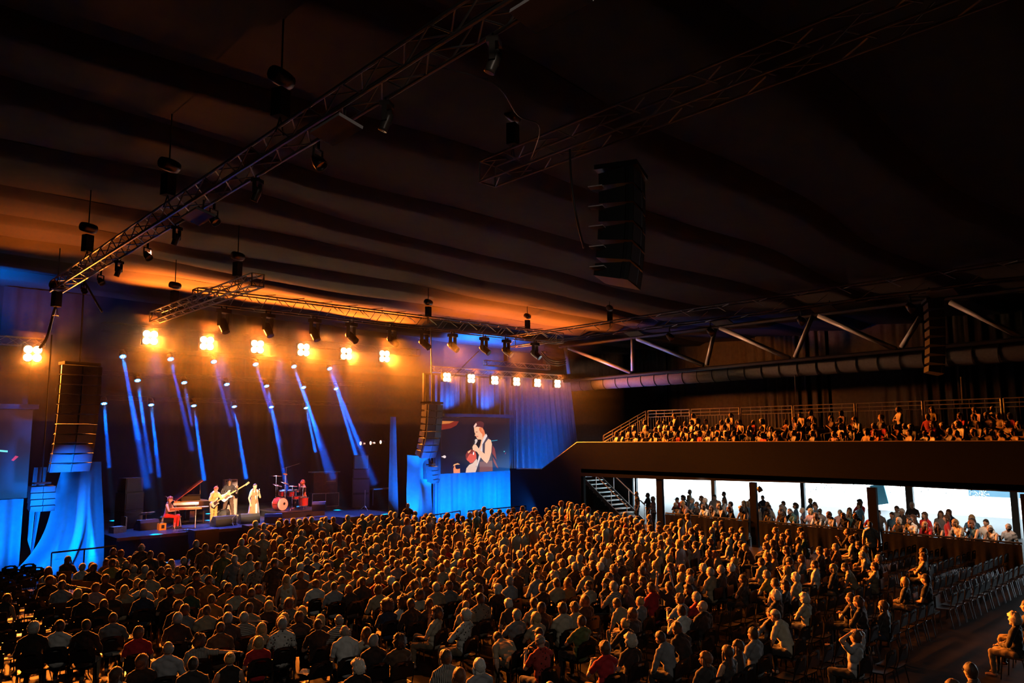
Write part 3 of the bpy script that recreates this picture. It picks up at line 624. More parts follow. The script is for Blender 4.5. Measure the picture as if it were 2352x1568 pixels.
polys = [
 ('red_glow', (.22, .02, .015), 1, cr([(136, 278), (500, 280), (450, 370), (330, 440), (136, 480)]), 1), ('gold_glow', (.65, .2, .05), 1, cr([(136, 278), (400, 280), (300, 330), (136, 350)]), 2),
 ('vest', (.06, .05, .09), 1, cr([(1075, 600), (1160, 640), (1215, 760), (1230, 1000), (1240, 1380), (900, 1408), (870, 1290), (940, 1100), (1000, 800)]), 1),
 ('vest_hem', (.22, .09, .10), 1, cr([(945, 1180), (1230, 1150), (1238, 1380), (945, 1405)]), 2),
 ('skirt', (.25, .04, .05), 1, cr([(1240, 810), (1290, 880), (1330, 1130), (1280, 1060), (1230, 980)]), 1), ('skirt', (.25, .04, .05), 1, cr([(1240, 1060), (1300, 1150), (1375, 1330), (1330, 1290), (1260, 1180)]), 1),
 ('collar', (.85, .68, .66), 1, cr([(1090, 550), (1120, 600), (1010, 790), (1010, 980), (960, 1100), (890, 1300), (860, 1415), (880, 1250), (930, 1040), (930, 880), (1000, 720), (1030, 640)]), 3),
 ('skin', SK, 1, cr([(820, 420), (900, 390), (1000, 400), (1045, 480), (1070, 570), (1010, 700), (970, 900), (930, 930), (985, 690), (960, 680), (905, 682), (880, 650), (870, 630), (872, 612), (843, 605), (838, 590), (850, 560), (832, 520), (826, 470)]), 4),
 ('skin_shade', SKD, 1, cr([(930, 420), (1000, 405), (1045, 480), (1060, 560), (1010, 640), (1000, 560), (960, 520), (930, 470)]), 5),
 ('hair', (.10, .02, .03), 1, cr([(805, 400), (820, 345), (880, 285), (960, 270), (1020, 290), (1040, 335), (1020, 420), (930, 400), (860, 395), (815, 430)]), 6),
 ('hair_light', (.9, .55, .45), 1, cr([(808, 385), (860, 310), (880, 345), (850, 400), (815, 425)]), 7),
 ('arm', (1.0, .55, .36), 1, cr([(1130, 665), (1190, 690), (1215, 780), (1200, 960), (1150, 1130), (1100, 1210), (1030, 1160), (960, 1080), (880, 960), (790, 920), (780, 850), (810, 795), (860, 800), (930, 900), (1050, 1000), (1060, 760)]), 8),
 ('lips', (.75, .12, .08), 1, cr([(866, 615), (905, 600), (912, 612), (880, 632)]), 8), ('eye', (.12, .02, .02), 1, cr([(850, 512), (890, 508), (892, 522), (856, 524)]), 8),
 ('microphone', (.75, .60, .55), 1, cr([(830, 700), (850, 672), (880, 676), (892, 705), (880, 740), (850, 790), (822, 790), (838, 740)]), 9),
 ('second_shirt', (.85, .58, .48), 1, cr([(645, 1440), (660, 1330), (720, 1250), (800, 1210), (880, 1110), (900, 1150), (880, 1300), (860, 1418)]), .2),
 ('second_face', (.80, .10, .07), 1, cr([(655, 1120), (645, 1040), (680, 950), (760, 905), (840, 930), (875, 1020), (880, 1100), (800, 1200), (740, 1215), (720, 1180), (690, 1165)]), .5),
 ('second_hair', (.25, .03, .03), 1, cr([(650, 1100), (645, 1030), (680, 950), (760, 905), (840, 930), (790, 1010), (740, 1000), (700, 1060), (665, 1130)]), .7), ('second_glow', (1, .5, .25), 1, cr([(690, 960), (760, 915), (740, 960), (700, 1000)]), .9),
 ('ear', (.9, .3, .15), 1, cr([(985, 430), (1010, 440), (1005, 500), (985, 510)]), 8), ('nose_shade', (.9, .3, .15), 1, cr([(845, 575), (862, 585), (868, 604), (850, 606)]), 8), ('white_mark', (1, .9, .9), 1, cr([(790, 950), (812, 985), (805, 1030), (780, 1022)]), 13),
 ('third_face', (1, .30, .14), 1, cr([(385, 1440), (382, 1340), (410, 1250), (430, 1340), (470, 1350), (520, 1335), (520, 1440)]), 4), ('third_cap', (.95, .45, .2), 1, cr([(370, 1290), (390, 1245), (470, 1215), (522, 1245), (450, 1250), (400, 1270)]), 5),
 ('foam_ball', (.9, .75, .75), 1, cr([(140, 1068), (165, 1068), (180, 1050), (210, 1048), (230, 1075), (218, 1105), (190, 1110), (165, 1090), (140, 1085)]), 4),
 ('cyan_line', (.05, .55, .75), 1, cr([(1210, 708), (1350, 685), (1352, 694), (1210, 718)]), 1), ('cyan_dot', (.2, .9, .9), 1, cr([(1498, 930), (1520, 930), (1520, 950), (1498, 948)]), 1), ('red_dot', (.6, .05, .15), 1, cr([(1540, 965), (1548, 970), (1532, 1000), (1524, 995)]), 1)]
screen(24.98, 29.98, 2.80, 5.83, 33.0, 'large video screen right of the stage showing a singer with a microphone', polys)
screen(.9, 5.92, 2.66, 5.88, 33.0, 'dark video screen cut by the left edge of the picture', [('red_dot', (.6, .05, .15), 1, [(.90, .42), (.93, .47), (.91, .48), (.885, .43)], 1), ('cyan_dot', (.2, .9, .9), 1, [(.80, .53), (.86, .52), (.86, .54), (.80, .55)], 1),
      ('gold_glow', (.65, .2, .05), 1, [(.60, .55), (.615, .55), (.615, .57), (.60, .57)], 1), ('gold_glow', (.65, .2, .05), 1, [(.67, .54), (.685, .54), (.685, .56), (.67, .56)], 1)])
def drape(fn, nu, nv, label, m=BLUEC, group='light drapes beside the stage'):
    o = MB().grid(fn, nu, nv).build('drape', m, None, True); return tag(o, label, 'drape', group)
def sheet(x0, x1, z0, z1, y, amp, per, seed, n=120, flare=0.0, tilt=0.0):
    r = random.Random(seed); o1, o2, o3 = [r.uniform(0, 6) for _ in range(3)]
    def fn(u, v):
        s_ = u*(x1-x0); q = amp*(math.sin(2*PI*s_/per+o1+.8*math.sin(s_*.9+o2)) + .45*math.sin(2*PI*s_/(per*.47)+o2))*(1-.35*v)
        xx = x0 + s_ + flare*(1-v)*(u-.2); return (xx, y + q + tilt*(1-v), z0 + (z1-z0)*v + .05*math.sin(s_*2+o3)*(1-v))
    return fn
drape(sheet(24.9, 30.1, 0, 2.8, 33.05, .10, 1.15, 3), 140, 6, 'blue-lit drape hanging below the right screen')
drape(sheet(24.6, 30.7, 5.9, 8.2, 33.9, .10, .42, 8), 150, 5, 'blue-lit pleated drape above the right screen')
drape(sheet(30.35, 36.6, 1.8, 8.4, 34.3, .13, .5, 11, 200, 1.2), 190, 8, 'tall blue-lit pleated drape between the right screen and the gallery')
drape(sheet(30.0, 30.5, 0, 6.3, 33.0, .05, .22, 12), 30, 6, 'narrow blue-lit drape on the right edge of the right screen')
drape(sheet(24.45, 24.95, 0, 6.0, 33.0, .06, .25, 14), 30, 6, 'narrow blue-lit drape on the left edge of the right screen')
drape(sheet(24.95, 30.0, 5.86, 6.06, 32.75, .02, .9, 5), 60, 2, 'blue-lit cloth valance over the top of the right screen', tilt=0) if False else None
v_ = MB().box((27.5, 32.85, 5.95), (5.05, .35, .16)); tag(v_.build('screen_valance', BLUEC), 'blue-lit cloth-covered bar over the right screen', 'valance', 'cloth-covered bars over the screens')
v_ = MB().box((3.5, 32.85, 6.0), (5.1, .35, .16)); tag(v_.build('screen_valance', BLUEC), 'blue-lit cloth-covered bar over the left screen', 'valance', 'cloth-covered bars over the screens')
drape(sheet(.5, 5.75, 0, 2.66, 32.6, .14, 1.0, 21), 150, 8, 'blue-lit drape hanging below the left screen')
# the big gathered drape under the left array: narrow and knotted on top, swooping out towards the floor
def fnA(u, v):
    top = 1-v
    xl = 6.72 - 1.55*top**2.4 - .1*math.sin(top*6); xr = 7.95 + .22*top
    x = xl + (xr-xl)*u; q = .26*(math.sin(u*9+1+top*1.2) + .5*math.sin(u*21+2-top))*(.25+.75*top) + .10*math.sin((u*1.5+top*5))
    sag = .25*math.sin(PI*u)*top*(1-top)*2
    return (x, 31.4 + q - .5*math.sin(PI*min(1, u*1.3))*.5, 3.95*v - sag)
drape(fnA, 80, 30, 'big blue-lit cloth gathered under the left loudspeaker array')
def fnB(u, v):
    top = 1-v; xl = 5.85 - .05*top; xr = 6.25 - .28*top
    x = xl + (xr-xl)*u; return (x, 31.7 + .12*math.sin(u*9+v*3), 1.4 + 2.4*v - .9*u*top)
drape(fnB, 40, 16, 'small blue-lit swag of cloth between the left drapes')
def fnC(u, v):
    top = 1-v; x = 21.75 + (1.35+.2*top)*u; q = .10*math.sin(u*8+1.5) + .12*math.sin((v*9 + abs(u-.45)*6))*top*(1-abs(u-.5))
    return (x, 31.4 + q, 3.9*v - .15*math.sin(PI*u)*math.sin(v*9))
drape(fnC, 60, 36, 'swagged blue-lit cloth under the right loudspeaker array')
drape(sheet(21.35, 21.62, 0, 5.8, 32.4, .08, .4, 31, 60, .3), 50, 8, 'narrow dark blue drape at the right end of the stage')
# dark wall beside the screens
struct('wall_stage_left', MB().box((-6, 34.6, 4.2), (24, .15, 8.4)), BLACKC)
struct('wall_stage_right', MB().box((33.3, 35.2, 4.2), (15.9, .15, 8.4)).box((43.6, 35.2, 5.7), (4.8, .15, 5.4)), BLACKC)
# low rail in front of the left drapes
for (a, b, lab) in (((6.1, 29.4), (8.1, 29.6), 'low black crowd rail before the left drape'), ((21.2, 29.6), (24.4, 30.6), 'low black crowd rail before the right array drape'), ((24.6, 30.2), (28.6, 30.2), 'low black crowd rail below the right screen')):
    t = thing('crowd_rail', lab, 'railing', (a[0], a[1], 0), 0, 'crowd rails at the stage sides'); d = V((b[0]-a[0], b[1]-a[1], 0))
    MB().tube([(0, 0, 1.05), d + V((0, 0, 1.05))], .03, 6).build('rail', BLACKM, t)
    for f in (0, .5, 1): MB().tube([d*f, d*f + V((0, 0, 1.05))], .025, 5).build('post', BLACKM, t)

p = onx(1745, 1108, 29.8); t = thing('gallery_lamp', 'small lamp hanging under the gallery just right of the second pillar', 'stage light', (29.75, p.y, 2.62), .4)
MB().lathe([(0, .1), (.07, .1), (.11, 0), (.115, -.14), (.1, -.14)], (0, 0, -.12), 12, Matrix.Rotation(-.5, 3, 'X')).build('body', HEADM, t, True); MB().lathe([(0, -.1), (.1, -.1)], (0, 0, -.12), 12, Matrix.Rotation(-.5, 3, 'X')).build('lens', GLASS, t)
MB().tube([(-.12, 0, -.12), (-.12, 0, .04), (.12, 0, .04), (.12, 0, -.12)], .012, 5).build('bracket', BLACKM, t)
# ------------------------------------------------------------------ stage
STG = mat('stage_black_floor', (.045, .042, .045), .30, noise=.3, nscale=4, spec=.6)
stt = thing('stage', 'black stage platform with risers for the drum kit', 'stage', (15, 37, 0)); SZ = 1.0; SY = 32.25
nx_, ny_ = 8, 6
for i in range(nx_):
    for j in range(ny_):
        w = 1.62; MB().box((-6.15+.81+i*w, SY-37+.95+j*1.9-.02, SZ-.06), (w-.012, 1.888, .12)).build('stage_deck', STG, stt)
MB().box((0.3, SY-37+.03, .44), (12.9, .04, .88)).build('stage_skirt', BLACKC, stt)
MB().box((-6.1, .6, .44), (.04, 11, .88)).build('stage_skirt', BLACKC, stt); MB().box((6.75, .6, .44), (.04, 11, .88)).build('stage_skirt', BLACKC, stt)
rs = thing('drum_riser', 'low black riser under the drum kit', 'riser', (17.55, 35.3, SZ))
RZ = SZ+.32
for i in (-1, 1): MB().box((i*.62, 0, .29), (1.22, 2.3, .06), rotz(0)).build('riser_deck', STG, rs)
MB().box((0, 0, .13), (2.4, 2.26, .26)).build('riser_skirt', BLACKC, rs)
# black subwoofers standing along the stage front
for k, (px, py) in enumerate(((445, 1209), (564, 1199), (675, 1189), (756, 1179))):
    p = onz(px, py, 1.12); t = thing('subwoofer', '%s black subwoofer box standing before the stage front' % ORD[k], 'loudspeaker', (p.x, SY-.45, 0), 0, 'subwoofers along the stage front')
    MB().box((0, 0, .28), (.98, .72, .55)).build('cabinet', DARKCAB, t); MB().box((0, 0, .84), (.98, .72, .55)).build('cabinet', DARKCAB, t)
    for z in (.28, .84): MB().box((0, -.37, z), (.9, .02, .48)).build('grille', BLACKP, t)
# ---- wedges
WG = mat('wedge_grille', (.30, .24, .26), .6, noise=.3, nscale=200)
def wedge(px, py, z, rz, label, w=.72):
    p = onz(px, py, z); t = thing('monitor_wedge', label, 'loudspeaker', (p.x, p.y, z), rz, 'floor monitors on the stage')
    prof = [(-.26, 0), (.28, 0), (.28, .16), (.06, .42), (-.20, .42), (-.26, .30)]
    MB().prism(prof, (-w/2, 0, 0), (0, 1, 0), (0, 0, 1), w).build('cabinet', DARKCAB, t)
    d = V((0, .06-.28, .42-.16)).normalized(); R = Matrix(((1, 0, 0), (0, d.y, -d.z), (0, d.z, d.y))).transposed()
    R = Matrix.Rotation(math.atan2(.26, -.22), 3, 'X')
    MB().box((0, .175, .295), (w-.06, .32, .02), R).build('grille', WG, t)
    MB().lathe([(0, 0), (.06, 0), (.06, .01)], (-w/2-.005, 0, .2), 10, Matrix.Rotation(-PI/2, 3, 'Y')).build('handle_recess', BLACKP, t)
wedge(513, 1207, SZ, .1, 'dark floor monitor in front of the guitarist\'s feet', .95)
wedge(571, 1201, SZ, -.1, 'floor monitor half lit blue before the singer', .85)
wedge(628, 1201, SZ, -.5, 'floor monitor with blue-lit end left of the drum riser', .75)
wedge(511, 1191, SZ, .9, 'orange-edged floor monitor behind the guitarist', .6)
wedge(733, 1172, RZ, -.6, 'salmon-lit floor monitor on the right end of the drum riser', .62)
wedge(336, 1216, SZ, .2, 'black floor monitor under the blue sheet at the left end', .8)
p = onz(336, 1214, SZ); t = thing('music_stand', 'music stand with open sheets lit blue at the left end of the stage', 'music stand', (p.x, p.y+.1, SZ), .2)
MB().box((0, 0, .62), (.62, .34, .015), Matrix.Rotation(-.35, 3, 'X')).build('desk', BLACKP, t); MB().box((0, -.005, .64), (.56, .3, .008), Matrix.Rotation(-.35, 3, 'X')).build('sheet', mat('paper', (.8, .8, .8), .8), t)
MB().tube([(0, 0, 0), (0, 0, .6)], .015, 6).build('pole', BLACKM, t)
for q in range(3): MB().tube([(0, 0, .2), (.25*math.cos(q*2.1), .25*math.sin(q*2.1), 0)], .012, 5).build('leg', BLACKM, t)
# ---- grand piano (seen from the keyboard side, lid open towards the right)
PX, PY = ony(436, 1170, 36.2).x, 36.2
LAC = mat('piano_lacquer', (.02, .012, .01), .12, spec=.7); LIDU = mat('piano_lid_underside', (.30, .05, .02), .25, spec=.6); KEYW = mat('ivory_keys', (.85, .8, .75), .35); GOLD = mat('gold_iron_plate', (.7, .42, .15), .35, .7)
t = thing('grand_piano', 'black grand piano with raised lid, red on the underside', 'piano', (PX, PY, SZ), 1.35)
# local frame: keyboard along -x end, tail towards +x
out = [(-.95, -.72), (-.95, .75)]
cv = [(-.6, .75), (.2, .72), (.75, .55), (1.05, .25), (1.1, -.1), (1.0, -.35), (.6, -.5), (.1, -.62), (-.4, -.72)]
body = out + cv
MB().prism(body, (0, 0, .62), (1, 0, 0), (0, 1, 0), .34).build('case', LAC, t)
MB().prism([(x*.93+.02, y*.93) for x, y in body[1:]] + [(-.8, -.68)], (0, 0, .965), (1, 0, 0), (0, 1, 0), .01).build('iron_plate', GOLD, t)
kb = MB().box((-1.02, 0, .70), (.3, 1.4, .05)); kb.build('keybed', LAC, t)
me = MB().box((0, 0, 0), (.15, .0255, .02)).mesh('white_key', KEYW)
for i in range(50): put('white_key', me, t, (-1.05, -.66+i*.0268, .735))
me = MB().box((0, 0, 0), (.09, .012, .02)).mesh('black_key', LAC)
for i in range(49):
    if i % 7 not in (2, 6): put('black_key', me, t, (-1.01, -.647+i*.0268, .75))
MB().box((-.88, 0, .82), (.03, 1.44, .2)).build('fallboard', LAC, t)
# lid hinged on the far (+y) side, raised
hing = V((0, .74, .98)); ang = math.radians(38)
lid = MB()
pts = [(-.95, -.72), (-.95, .75)] + cv
lp = []
for x, y in pts:
    dy = .74-y; lp.append((x, .74 - dy*math.cos(ang), .98 + dy*math.sin(ang)))
n_ = len(lp); up = V((0, math.sin(ang), math.cos(ang)))*.03
lid.add([V(q) for q in lp] + [V(q)+up for q in lp], [tuple(range(n_-1, -1, -1)), tuple(range(n_, 2*n_))] + [(i, (i+1) % n_, n_+(i+1) % n_, n_+i) for i in range(n_)])
lid.build('lid', LIDU, t)
MB().tube([(.25, -.45, .97), (.2, -.42, .98+.9*math.sin(ang)*1.25)], .012, 5).build('lid_prop', GOLD, t)
MB().box((-.55, .05, 1.12), (.02, .8, .3), Matrix.Rotation(-.3, 3, 'Y')).build('music_desk', LAC, t)
for (x, y) in ((-.75, -.5), (-.75, .55), (.8, .1)):
    MB().lathe([(.07, 0), (.04, .06), (.045, .35), (.07, .62)], (x, y, 0), 10).build('leg', LAC, t, True)
MB().box((-.85, 0, .3), (.05, .2, .5)).build('pedal_lyre', LAC, t)
# ---- stage keyboards in front of the piano
p = onz(425, 1213, SZ); t = thing('keyboard_stand', 'stand with two stacked electric keyboards in front of the piano', 'keyboard', (p.x+.05, p.y+.15, SZ), -.35)
for z, w, c in ((.82, 1.25, (.35, .12, .05)), (1.02, 1.0, (.75, .7, .7))):
    o = MB().box((0, 0, z), (w, .32, .09)).build('keyboard', mat('keyboard_case_%d' % int(z*100), c, .4), t)
    MB().box((0, -.09, z+.05), (w*.88, .12, .015)).build('keys', KEYW, o)
for s_ in (-1, 1):
    MB().tube([(s_*.4, -.25, 0), (s_*.4, .2, 1.0)], .018, 6).build('leg', GALV, t); MB().tube([(s_*.4, .25, 0), (s_*.4, -.2, .78)], .018, 6).build('leg', GALV, t)
MB().box((-.35, -.05, 1.1), (.22, .2, .06)).build('effects_box', mat('orange_box', (.8, .25, .03), .5), t)
p = onz(393, 1212, SZ); t = thing('piano_bench', 'padded piano bench with metal legs under the pianist', 'bench', (p.x, p.y+.05, SZ), -.2)
MB().box((0, 0, .47), (.75, .36, .07)).build('seat', mat('bench_pad', (.12, .05, .03), .5), t)
for x in (-.33, .33):
    for y in (-.14, .14): MB().tube([(x*1.15, y*1.3, 0), (x, y, .45)], .015, 6).build('leg', GALV, t)
p = onz(371, 1217, SZ); t = thing('small_case', 'small yellow-brown box on the stage floor left of the pianist', 'box', (p.x, p.y, SZ), .1)
MB().box((0, 0, .14), (.28, .22, .28)).build('case', mat('yellow_box', (.7, .35, .04), .6), t); MB().box((.0, -.115, .15), (.12, .02, .14)).build('front_plate', BLACKP, t); MB().tube([(-.08, 0, .28), (-.08, 0, .33), (.08, 0, .33), (.08, 0, .28)], .01, 5).build('handle', BLACKP, t)
p = onz(279, 1219, SZ-.2); t = thing('equipment_case', 'open metal-edged case at the far left end of the stage', 'case', (9.4, 34.2, SZ), .2)
MB().box((0, 0, .12), (.5, .4, .24)).build('case', GALV, t); MB().box((.3, .1, .3), (.05, .4, .6)).build('lid', GALV, t)
# ---- bass amplifier stack
AMPB = mat('amp_grille_brown', (.42, .26, .24), .7, noise=.2, nscale=150); AMPF = mat('amp_front_silver', (.6, .5, .5), .4, .3)
p = onz(526, 1184, SZ); t = thing('bass_amplifier', 'tall bass amplifier stack behind the bass player', 'amplifier', (15.35, 37.5, SZ), -.15)
MB().box((0, 0, .66), (.68, .4, 1.3)).build('speaker_cabinet', DARKCAB, t); MB().box((0, -.205, .66), (.6, .02, 1.2)).build('grille', AMPB, t)
h_ = MB().box((0, 0, 1.55), (.62, .35, .42)).build('amplifier_head', AMPF, t); MB().box((0, -.18, 1.68), (.5, .02, .06)).build('vent', BLACKP, h_); MB().box((0, -.18, 1.47), (.55, .02, .14)).build('control_panel', AMPF, h_)
for q in range(5): MB().lathe([(0, .03), (.018, .03), (.02, 0)], (-.2+q*.1, -.19, 1.47), 8, Matrix.Rotation(PI/2, 3, 'X')).build('knob', BLACKP, h_)
# ---- organ speaker and rack case behind the drummer
WOODO = mat('organ_wood', (.16, .06, .02), .45, noise=.2, nscale=8)
t = thing('organ_cabinet', 'wooden organ speaker cabinet on top of a flight case right of the drummer', 'organ speaker', (21.1, 38.6, SZ+.75), -.2)
MB().box((0, 0, .55), (1.35, .6, 1.1)).build('cabinet', WOODO, t); MB().box((0, 0, 1.13), (1.6, .72, .05)).build('top_board', mat('top_board_pale', (.6, .6, .62), .5), t)
MB().box((.3, -.31, .75), (.6, .02, .5)).build('front_panel', mat('organ_panel', (.25, .10, .04), .4), t); MB().box((.3, -.33, .62), (.55, .03, .03)).build('slot', GOLD, t)
t = thing('flight_case', 'open black flight case with metal edges under the organ speaker', 'case', (21.1, 38.6, SZ), -.2)
fc = MB().box((0, 0, .37), (1.5, .7, .74)); fc.build('case', DARKCAB, t)
for x in (-.74, 0, .74):
    MB().box((x, -.355, .37), (.035, .03, .74)).build('metal_edge', GALV, t)
for z in (.02, .73): MB().box((0, -.355, z), (1.5, .03, .035)).build('metal_edge', GALV, t)
# ---- tall speaker stacks at the sides of the stage
def stack(x, y, z, sizes, label, rz=0):
    t = thing('speaker_stack', label, 'loudspeaker', (x, y, z), rz, 'speaker stacks at the stage sides'); zz = 0
    for (w, d, h) in sizes:
        c = MB().box((0, 0, zz+h/2), (w, d, h)).build('cabinet', DARKCAB, t); MB().box((0, -d/2-.01, zz+h/2), (w*.9, .02, h*.88)).build('grille', GRILLE, c); zz += h+.01
    return zz
zz = stack(10.2, 35.6, SZ, ((.85, .7, .75), (.85, .7, .75), (.8, .6, .6)), 'tall black speaker stack at the left side of the stage', .3)
zz = stack(22.6, 37.2, SZ-.1, ((.95, .7, .8), (.95, .7, .8), (.9, .6, .5)), 'tall black speaker stack at the right side of the stage', -.5)
t = thing('side_fill_speaker', 'grey-fronted speaker on top of the right speaker stack', 'loudspeaker', (22.6, 37.2, SZ-.1+zz), -.5)
MB().box((0, 0, .38), (.8, .5, .76)).build('cabinet', DARKCAB, t); MB().box((0, -.26, .38), (.74, .02, .7)).build('grille', mat('pale_grille', (.42, .5, .5), .6, noise=.2, nscale=200), t)
p = ony(884, 1116, 37.0); t = thing('mixing_desk', 'small desk with blue-lit edge behind the right end of the stage', 'desk', (p.x-.2, 37.0, SZ), -.1)
MB().box((0, 0, .9), (1.3, .6, .06)).build('table_top', mat('top_board_pale'), t)
for x in (-.55, .55): MB().tube([(x, 0, 0), (x, 0, .88)], .03, 6).build('leg', BLACKM, t)
p = onz(838, 1172, SZ); t = thing('guitar_stand', 'thin upright stand lit blue at the right of the stage', 'stand', (p.x, p.y, SZ), 0)
MB().tube([(0, 0, .1), (0, 0, 1.05)], .02, 6).build('pole', GALV, t)
for q in range(3): MB().tube([(0, 0, .25), (.28*math.cos(q*2.1+.5), .28*math.sin(q*2.1+.5), 0)], .014, 5).build('leg', GALV, t)
# camera tripod pole leaning at the pit
MB_ = MB().tube([onz(898, 1205, .1), ony(912, 1172, 31.6)], .03, 5); tag(MB_.build('crane_pole', mat('red_pole', (.5, .12, .05), .5)), 'thin red pole leaning beside the technician at the stage corner', 'pole')
# ---- microphone stands
def mic_stand(px, py, z, h, rz, label, boom=.5):
    p = onz(px, py, z); t = thing('microphone_stand', label, 'microphone stand', (p.x, p.y, z), rz, 'microphone stands on the stage')
    MB().tube([(0, 0, .05), (0, 0, h)], .012, 6).build('pole', GALV, t)
    for q in range(3): MB().tube([(0, 0, .12), (.28*math.cos(q*2.1), .28*math.sin(q*2.1), 0)], .012, 5).build('leg', GALV, t)
    MB().tube([(-boom*.3, 0, h-.08), (boom, 0, h+.15)], .01, 5).build('boom', GALV, t); MB().ell((boom+.03, 0, h+.16), (.05, .028, .028), 8, 6).build('microphone', BLACKM, t, True)
mic_stand(398, 1212, SZ, 1.15, 2.2, 'microphone stand on the left at the pianist', .4)
mic_stand(534, 1207, SZ, .35, .3, 'short microphone stand between the two front monitors', .2)
mic_stand(655, 1165, RZ, 2.0, .2, 'tall overhead microphone stand behind the drum kit', .8)
# ---- drum kit
DX, DY = 17.35, 34.95
t = thing('drum_kit', 'red drum kit with cymbals and chrome stands on the riser', 'drum kit', (DX, DY, RZ), -.35)
DR = mat('red_drum_shell', (.45, .04, .03), .25, spec=.7); HEADW = mat('drum_head', (.85, .75, .75), .5); CHR = mat('chrome', (.75, .75, .78), .15, 1.0); CYM = mat('brass_cymbal', (.75, .5, .25), .25, .9)
def drum(c, r, h, rot, nm, parent):
    o = MB().lathe([(r, -h/2), (r, h/2)], c, 20, rot).build(nm, DR, parent, True)
    for s_ in (-1, 1):
        MB().lathe([(0, s_*h/2), (r*.98, s_*h/2)], c, 20, rot).build('drum_head', HEADW, o)
        MB().lathe([(r*1.03, s_*h/2-.015), (r*1.04, s_*h/2+.015), (r*.97, s_*h/2+.02)], c, 20, rot).build('hoop', CHR, o, True)
    for q in range(6):
        th = q*PI/3; R = rot or Matrix.Identity(3); MB().cyl(V(c)+R @ V((r*1.02*math.cos(th), r*1.02*math.sin(th), -h/2)), V(c)+R @ V((r*1.02*math.cos(th), r*1.02*math.sin(th), h/2)), .008, n=4).build('lug', CHR, o)
RX = Matrix.Rotation(PI/2, 3, 'X') @ Matrix.Rotation(0, 3, 'Z')
RB = rotz(.55) @ RX
drum((-.55, -.35, .32), .31, .42, RB, 'bass_drum', t)
MB().lathe([(0, 0), (.06, 0)], V((-.55, -.35, .32)) + RB @ V((.08, .02, .225)), 12, RB).build('port_hole', BLACKP, t)
drum((-.45, -.1, .82), .16, .24, Matrix.Rotation(.3, 3, 'X'), 'tom', t); drum((-.05, -.2, .80), .17, .25, Matrix.Rotation(.3, 3, 'X'), 'tom', t)
drum((.25, .15, .55), .18, .14, None, 'snare_drum', t); drum((.55, -.25, .38), .22, .4, None, 'floor_tom', t)
for (x, y, z, r, tx, ty) in ((-.65, .05, 1.18, .24, .5, .35), (-.35, -.3, 1.30, .22, .55, .3), (.0, -.35, 1.15, .25, .15, .1), (.25, .3, .92, .17, .05, 0), (-.7, .35, 1.62, .26, .08, .05), (.55, .05, 1.05, .22, .2, -.1)):
    R = Matrix.Rotation(tx*.6, 3, 'Y') @ Matrix.Rotation(ty*.4, 3, 'X')
    MB().lathe([(0, .03), (.04, .02), (.05, .008), (r, -.005), (r, -.012), (.05, 0)], (x, y, z), 18, R).build('cymbal', CYM, t, True)
    MB().tube([(x, y, 0.1), (x, y, z)], .011, 5).build('cymbal_stand', CHR, t)
    for q in range(3): MB().tube([(x, y, .2), (x+.2*math.cos(q*2.1+x), y+.2*math.sin(q*2.1+x), 0)], .01, 4).build('stand_leg', CHR, t)
MB().box((-.35, -.3, 1.72), (.2, .1, .06), Matrix.Rotation(.2, 3, 'Y')).build('cowbell', GOLD, t); MB().tube([(-.35, -.3, 0), (-.35, -.3, 1.72)], .01, 5).build('cowbell_stand', CHR, t)
MB().lathe([(0, .03), (.17, .03), (.18, 0), (.17, -.03), (0, -.03)], (.72, .42, .5), 14).build('stool_seat', BLACKP, t); MB().tube([(.72, .42, .05), (.72, .42, .48)], .02, 6).build('stool_post', CHR, t)
for q in range(3): MB().tube([(.72, .42, .15), (.72+.24*math.cos(q*2.1), .42+.24*math.sin(q*2.1), 0)], .012, 5).build('stool_leg', CHR, t)
# cables and pedals on the floor
r_ = random.Random(4)
for k in range(6):
    px = (410, 470, 545, 600, 650, 430)[k]; py = (1219, 1212, 1205, 1196, 1190, 1221)[k]; p = onz(px, py, SZ+.012)
    pts = [p + V((r_.uniform(-.1, .1)+j*.16, r_.uniform(-.12, .12), 0)) for j in range(6)]
    cable('stage_cable', pts, .012, 'black cable snaking on the stage floor, %s from the left' % ORD[(1, 3, 4, 5, 6, 2)[k]-1])
for k, (px, py) in enumerate(((427, 1219), (547, 1184), (619, 1201), (404, 1220))):
    p = onz(px, py, SZ); t = thing('effects_pedal', ('chrome effects pedal before the keyboards', 'white effects pedal by the bass player\'s foot', 'small pedal before the singer on the right', 'effects pedal at the pianist\'s feet')[k], 'pedal', (p.x, p.y, SZ), .3*k, 'pedals on the stage floor')
    MB().box((0, 0, .035), (.22, .14, .05), Matrix.Rotation(.12, 3, 'X')).build('pedal_case', GALV, t)
    MB().lathe([(0, .02), (.02, .02), (.02, 0)], (0, -.03, .06), 8).build('foot_switch', CHR, t)
# ------------------------------------------------------------------ people
SKIN = mat('skin', objcol=True, rough=.5, noise=.08, nscale=18)
CLOTH = mat('cloth', objcol=True, sheen=.5, rough=.85, noise=.14, nscale=9, bump=.5)
HAIR = mat('hair', objcol=True, sheen=.4, rough=.5, noise=.35, nscale=80, bump=.4)
CSTR = mat('cloth_striped', objcol=True, rough=.85, pattern='stripe'); CVST = mat('cloth_vertical_stripes', objcol=True, rough=.85, pattern='vstripe')
CFLO = mat('cloth_floral', objcol=True, rough=.85, pattern='floral'); CPLA = mat('cloth_checked', objcol=True, rough=.85, pattern='check')
EYE = mat('eye_dark', (.02, .015, .012), .2); SHOE = mat('shoe', objcol=True, rough=.5)
class Pose: pass
def rx(p, o, a):
    y, z = p[1]-o[1], p[2]-o[2]; return (p[0], o[1]+y*math.cos(a)-z*math.sin(a), o[2]+y*math.sin(a)+z*math.cos(a))
